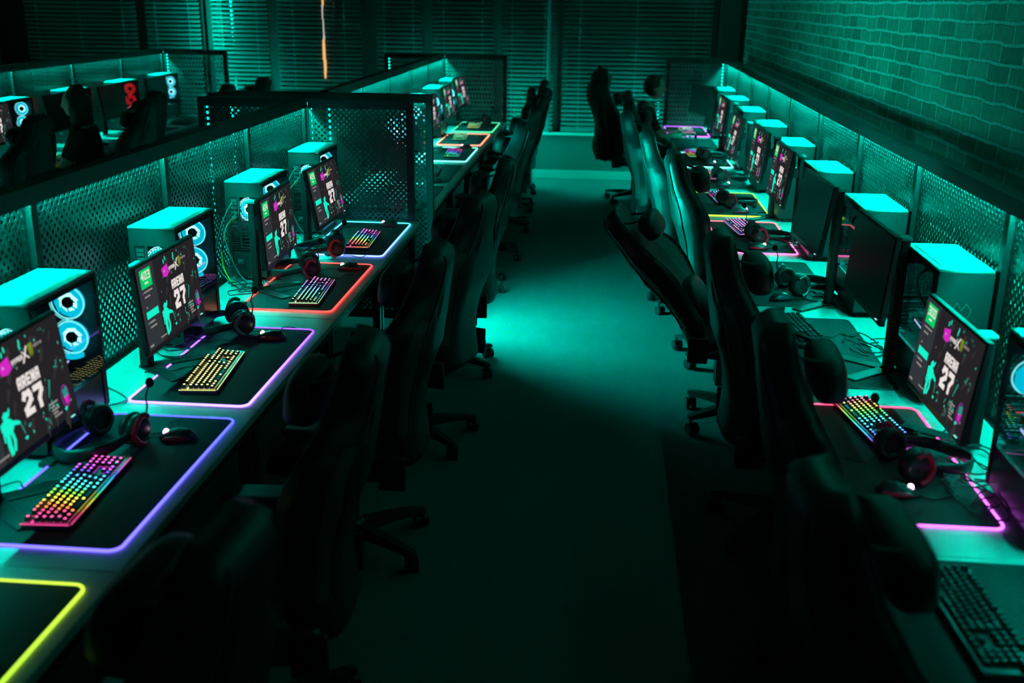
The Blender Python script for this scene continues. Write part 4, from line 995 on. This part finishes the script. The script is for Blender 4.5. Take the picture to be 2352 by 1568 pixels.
def person(label, seed, loc, rz, lean, hair, arm_reach):
    t = thing('person', label, 'person', loc, rz); R = random.Random(seed)
    J = {'pelvis': (0, 0, .0, .125), 'belly': (.01+lean*.3, 0, .16, .118), 'chest': (.02+lean*.75, 0, .34, .13), 'neckb': (.03+lean, 0, .49, .07), 'neck': (.05+lean*1.12, 0, .555, .052)}
    Ed = [('pelvis','belly'),('belly','chest'),('chest','neckb'),('neckb','neck')]
    for s, n in ((-1, 'r'), (1, 'l')):
        J.update({'sh'+n: (.02+lean, s*.175, .44, .062), 'el'+n: (.16+lean+arm_reach*.3, s*.25, .20, .046), 'wr'+n: (.36+lean+arm_reach, s*.17, .215, .030), 'pa'+n: (.43+lean+arm_reach, s*.155, .212, (.038, .018)),
                  'hip'+n: (.04, s*.09, -.01, .092), 'kn'+n: (.44, s*.14, .01, .062), 'ank'+n: (.46, s*.13, -.40, .042), 'toe'+n: (.60, s*.14, -.435, .036)})
        Ed += [('neckb','sh'+n),('sh'+n,'el'+n),('el'+n,'wr'+n),('wr'+n,'pa'+n),('pelvis','hip'+n),('hip'+n,'kn'+n),('kn'+n,'ank'+n),('ank'+n,'toe'+n)]
    me = skin_body('body', [SKIN], J, Ed)
    b = MB(); b.v = [tuple(v.co) for v in me.vertices]; b.f = [list(p.vertices) for p in me.polygons]; b.m = [0]*len(b.f); b.sm = [True]*len(b.f)
    hc = (.085+lean*1.25, 0, .695); head_mesh(b, hc, None)
    for s in (-1, 1):
        b.ell((hc[0]-.012, s*.074, hc[2]-.01), (.022, .011, .033), 12, 8)
        b.ell((hc[0]+.076, s*.030, hc[2]+.004), (.012, .013, .010), 10, 8, 1)
        pa = J['pa'+('r' if s < 0 else 'l')]
        for i, (dy, L) in enumerate(((-.024, .062), (-.008, .072), (.008, .068), (.023, .052))):
            P = [(pa[0]+.012, pa[1]+dy, pa[2]+.004), (pa[0]+.03+L*.45, pa[1]+dy*1.15, pa[2]+.010), (pa[0]+.032+L*.8, pa[1]+dy*1.2, pa[2]-.004), (pa[0]+.03+L*.98, pa[1]+dy*1.2, pa[2]-.020)]
            b.tube(catmull(P, 4), [.0088]*9+[.0078]*3+[.006], 8)
        P = [(pa[0]-.015, pa[1]-s*.026, pa[2]), (pa[0]+.018, pa[1]-s*.046, pa[2]-.004), (pa[0]+.042, pa[1]-s*.050, pa[2]-.014)]
        b.tube(catmull(P, 4), [.0105]*5+[.009]*4, 8)
    body = b.build('body', [SKIN, mat('eye_white', (.7, .7, .7), .3)], t)
    # clothes: slightly larger shells over torso/upper arms and legs
    Js = {k: (v[0], v[1], v[2], (v[3]+.012) if not isinstance(v[3], tuple) else v[3]) for k, v in J.items()}
    top = {k: Js[k] for k in ('pelvis','belly','chest','neckb','shr','shl','elr','ell')}
    for n in 'rl':
        a, e, sh = J['el'+n], J['wr'+n], J['sh'+n]; top['el'+n] = (a[0]-(a[0]-sh[0])*.12, a[1]-(a[1]-sh[1])*.12, a[2]-(a[2]-sh[2])*.12, .062)
    m2 = skin_body('shirt', [SHIRT], top, [('pelvis','belly'),('belly','chest'),('chest','neckb'),('neckb','shr'),('neckb','shl'),('shr','elr'),('shl','ell')])
    link('shirt', m2, t)
    leg = {k: Js[k] for k in ('pelvis','hipr','hipl','knr','knl','ankr','ankl')}
    link('trousers', skin_body('trousers', [PANTS], leg, [('pelvis','hipr'),('pelvis','hipl'),('hipr','knr'),('hipl','knl'),('knr','ankr'),('knl','ankl')]), t)
    h = MB()
    if hair == 'short':
        def hf(p):
            q = Vector(p); k = noise.noise(q*3.)*.05; q *= 1+k
            if q.x > .55 and q.z < .55: q.x = .55+(q.x-.55)*.15
            if q.x > .22 and q.z < -.05: q.x = .22+(q.x-.22)*.15
            if q.z < -.80: q.z = -.80; q.x *= .9; q.y *= .9
            return q
        h.ell((hc[0]-.020, 0, hc[2]+.016), (.110, .088, .124), 32, 22, 0, hf)
    else:
        def hf(p):
            q = Vector(p); q *= 1+noise.noise(q*2.5)*.09
            if q.x > .35 and q.z < .55: q.x = .35+(q.x-.35)*.2
            if q.z < 0: q.x = q.x*.9-.12*(-q.z); q.y *= 1+.15*(-q.z)
            return q
        h.ell((hc[0]-.03, 0, hc[2]-.075), (.118, .125, .225), 32, 22, 0, hf)
    h.build('hair', HAIR, t)
    for s in (-1, 1):
        f = MB(); f.box((.53, s*.135, -.445), (.24, .085, .05), ch=.018); f.build('shoe', BLK, t)
    return t
person('seated man in profile with short dark hair and black shirt, hands on keyboard', 1, (.40, 11.50, .545), .02, .05, 'short', -.03)
person('seated person with long dark hair seen from behind in the far-left row', 2, (-4.34, 8.62, .545), 3.25, .0, 'long', -.08)
# jacket over the seated man's chair
J = MB(); nu, nv = 22, 26; pts = []
for i in range(nu+1):
    row = []
    for j in range(nv):
        a = 2*PI*j/nv; u = i/nu; z = 1.27-.80*u
        w = (.17+.14*min(1, u*2.2))*(1-.25*max(0, u-.75)/.25); d = .095+.03*math.sin(u*9)
        k = 1+.22*noise.noise(Vector((math.cos(a)*1.6, math.sin(a)*1.6, u*5)))
        row.append((-.33-.10*(1-u)+math.cos(a)*d*k, math.sin(a)*w*k, z+.05*noise.noise(Vector((math.cos(a)*2, math.sin(a)*2, 3.)))))
    pts.append(row)
J.ring(pts, True); 
t = tag(J.build('jacket', mat('black_nylon', (.010, .010, .011), .8, bump=.4, bump_s=30), None, (.36, 11.60, 0), (0, 0, .1)), 'crumpled black jacket hung over the seated man\'s chair back', 'jacket')
h = MB(); h.ell((-.40, .0, 1.30), (.11, .14, .13), 18, 12, 0, lambda p: p*(1+.3*noise.noise(p*2.2))); h.build('hood', MATS['black_nylon'], t)

# ------------------------------------------------------------ dim green fill lamps, added unseen at the ceiling for ambient light
for k, (x, y) in enumerate(((-.3, 5.5), (-.3, 10.0), (-3.6, 8.5))):
    t = thing('fill_lamp', 'flat green fill lamp added at the ceiling, %s' % ('over the near aisle', 'over the far aisle', 'over the far-left row')[k], 'lamp', (x, y, 3.17))
    c = MB(); c.box((0, 0, 0), (.5, .5, .05), ch=.006); c.build('housing', BLK, t)
    c = MB(); c.box((0, 0, -.029), (.46, .46, .006)); c.build('diffuser', emat('fill_glow', (0., .8, .5), .12), t)

# LED profile along the top of the brick wall, and LED bar on the pier beside the far-left blinds
t = thing('led_profile', 'teal LED profile along the brick wall below the ceiling', 'LED light', (1.60, 7.0, 2.85))
c = MB(); c.box((0, 0, .012), (.035, 11.5, .02)); c.build('housing', BLK, t)
for k in range(8):
    c = MB(); c.box((0, -5.0+k*1.43, -.001), (.022, 1.40, .006)); c.build('led_strip', LEDW, t)
t = thing('led_profile', 'upright teal LED profile beside the brightly lit blind', 'LED light', (-4.80, YB-.26, 1.75))
c = MB(); c.box((0, -.03, 0), (.035, .012, 2.4)); c.build('housing', BLK, t)
c = MB(); c.box((0, -.021, 0), (.02, .006, 2.36)); c.build('led_strip', emat("led_pier", LED, 130.), t)

t = thing('led_profile', 'dim LED profile added out of view to light the left brick wall', 'LED light', (-7.12, 10.0, 2.85))  # unseen fill strip, added to brighten the left brick wall
c = MB(); c.box((0, 0, .012), (.035, 5.4, .02)); c.build('housing', BLK, t)
c = MB(); c.box((0, 0, -.001), (.022, 5.3, .006)); c.build('led_strip', emat('led_fill_left', (0, 1, .5), 9.), t)
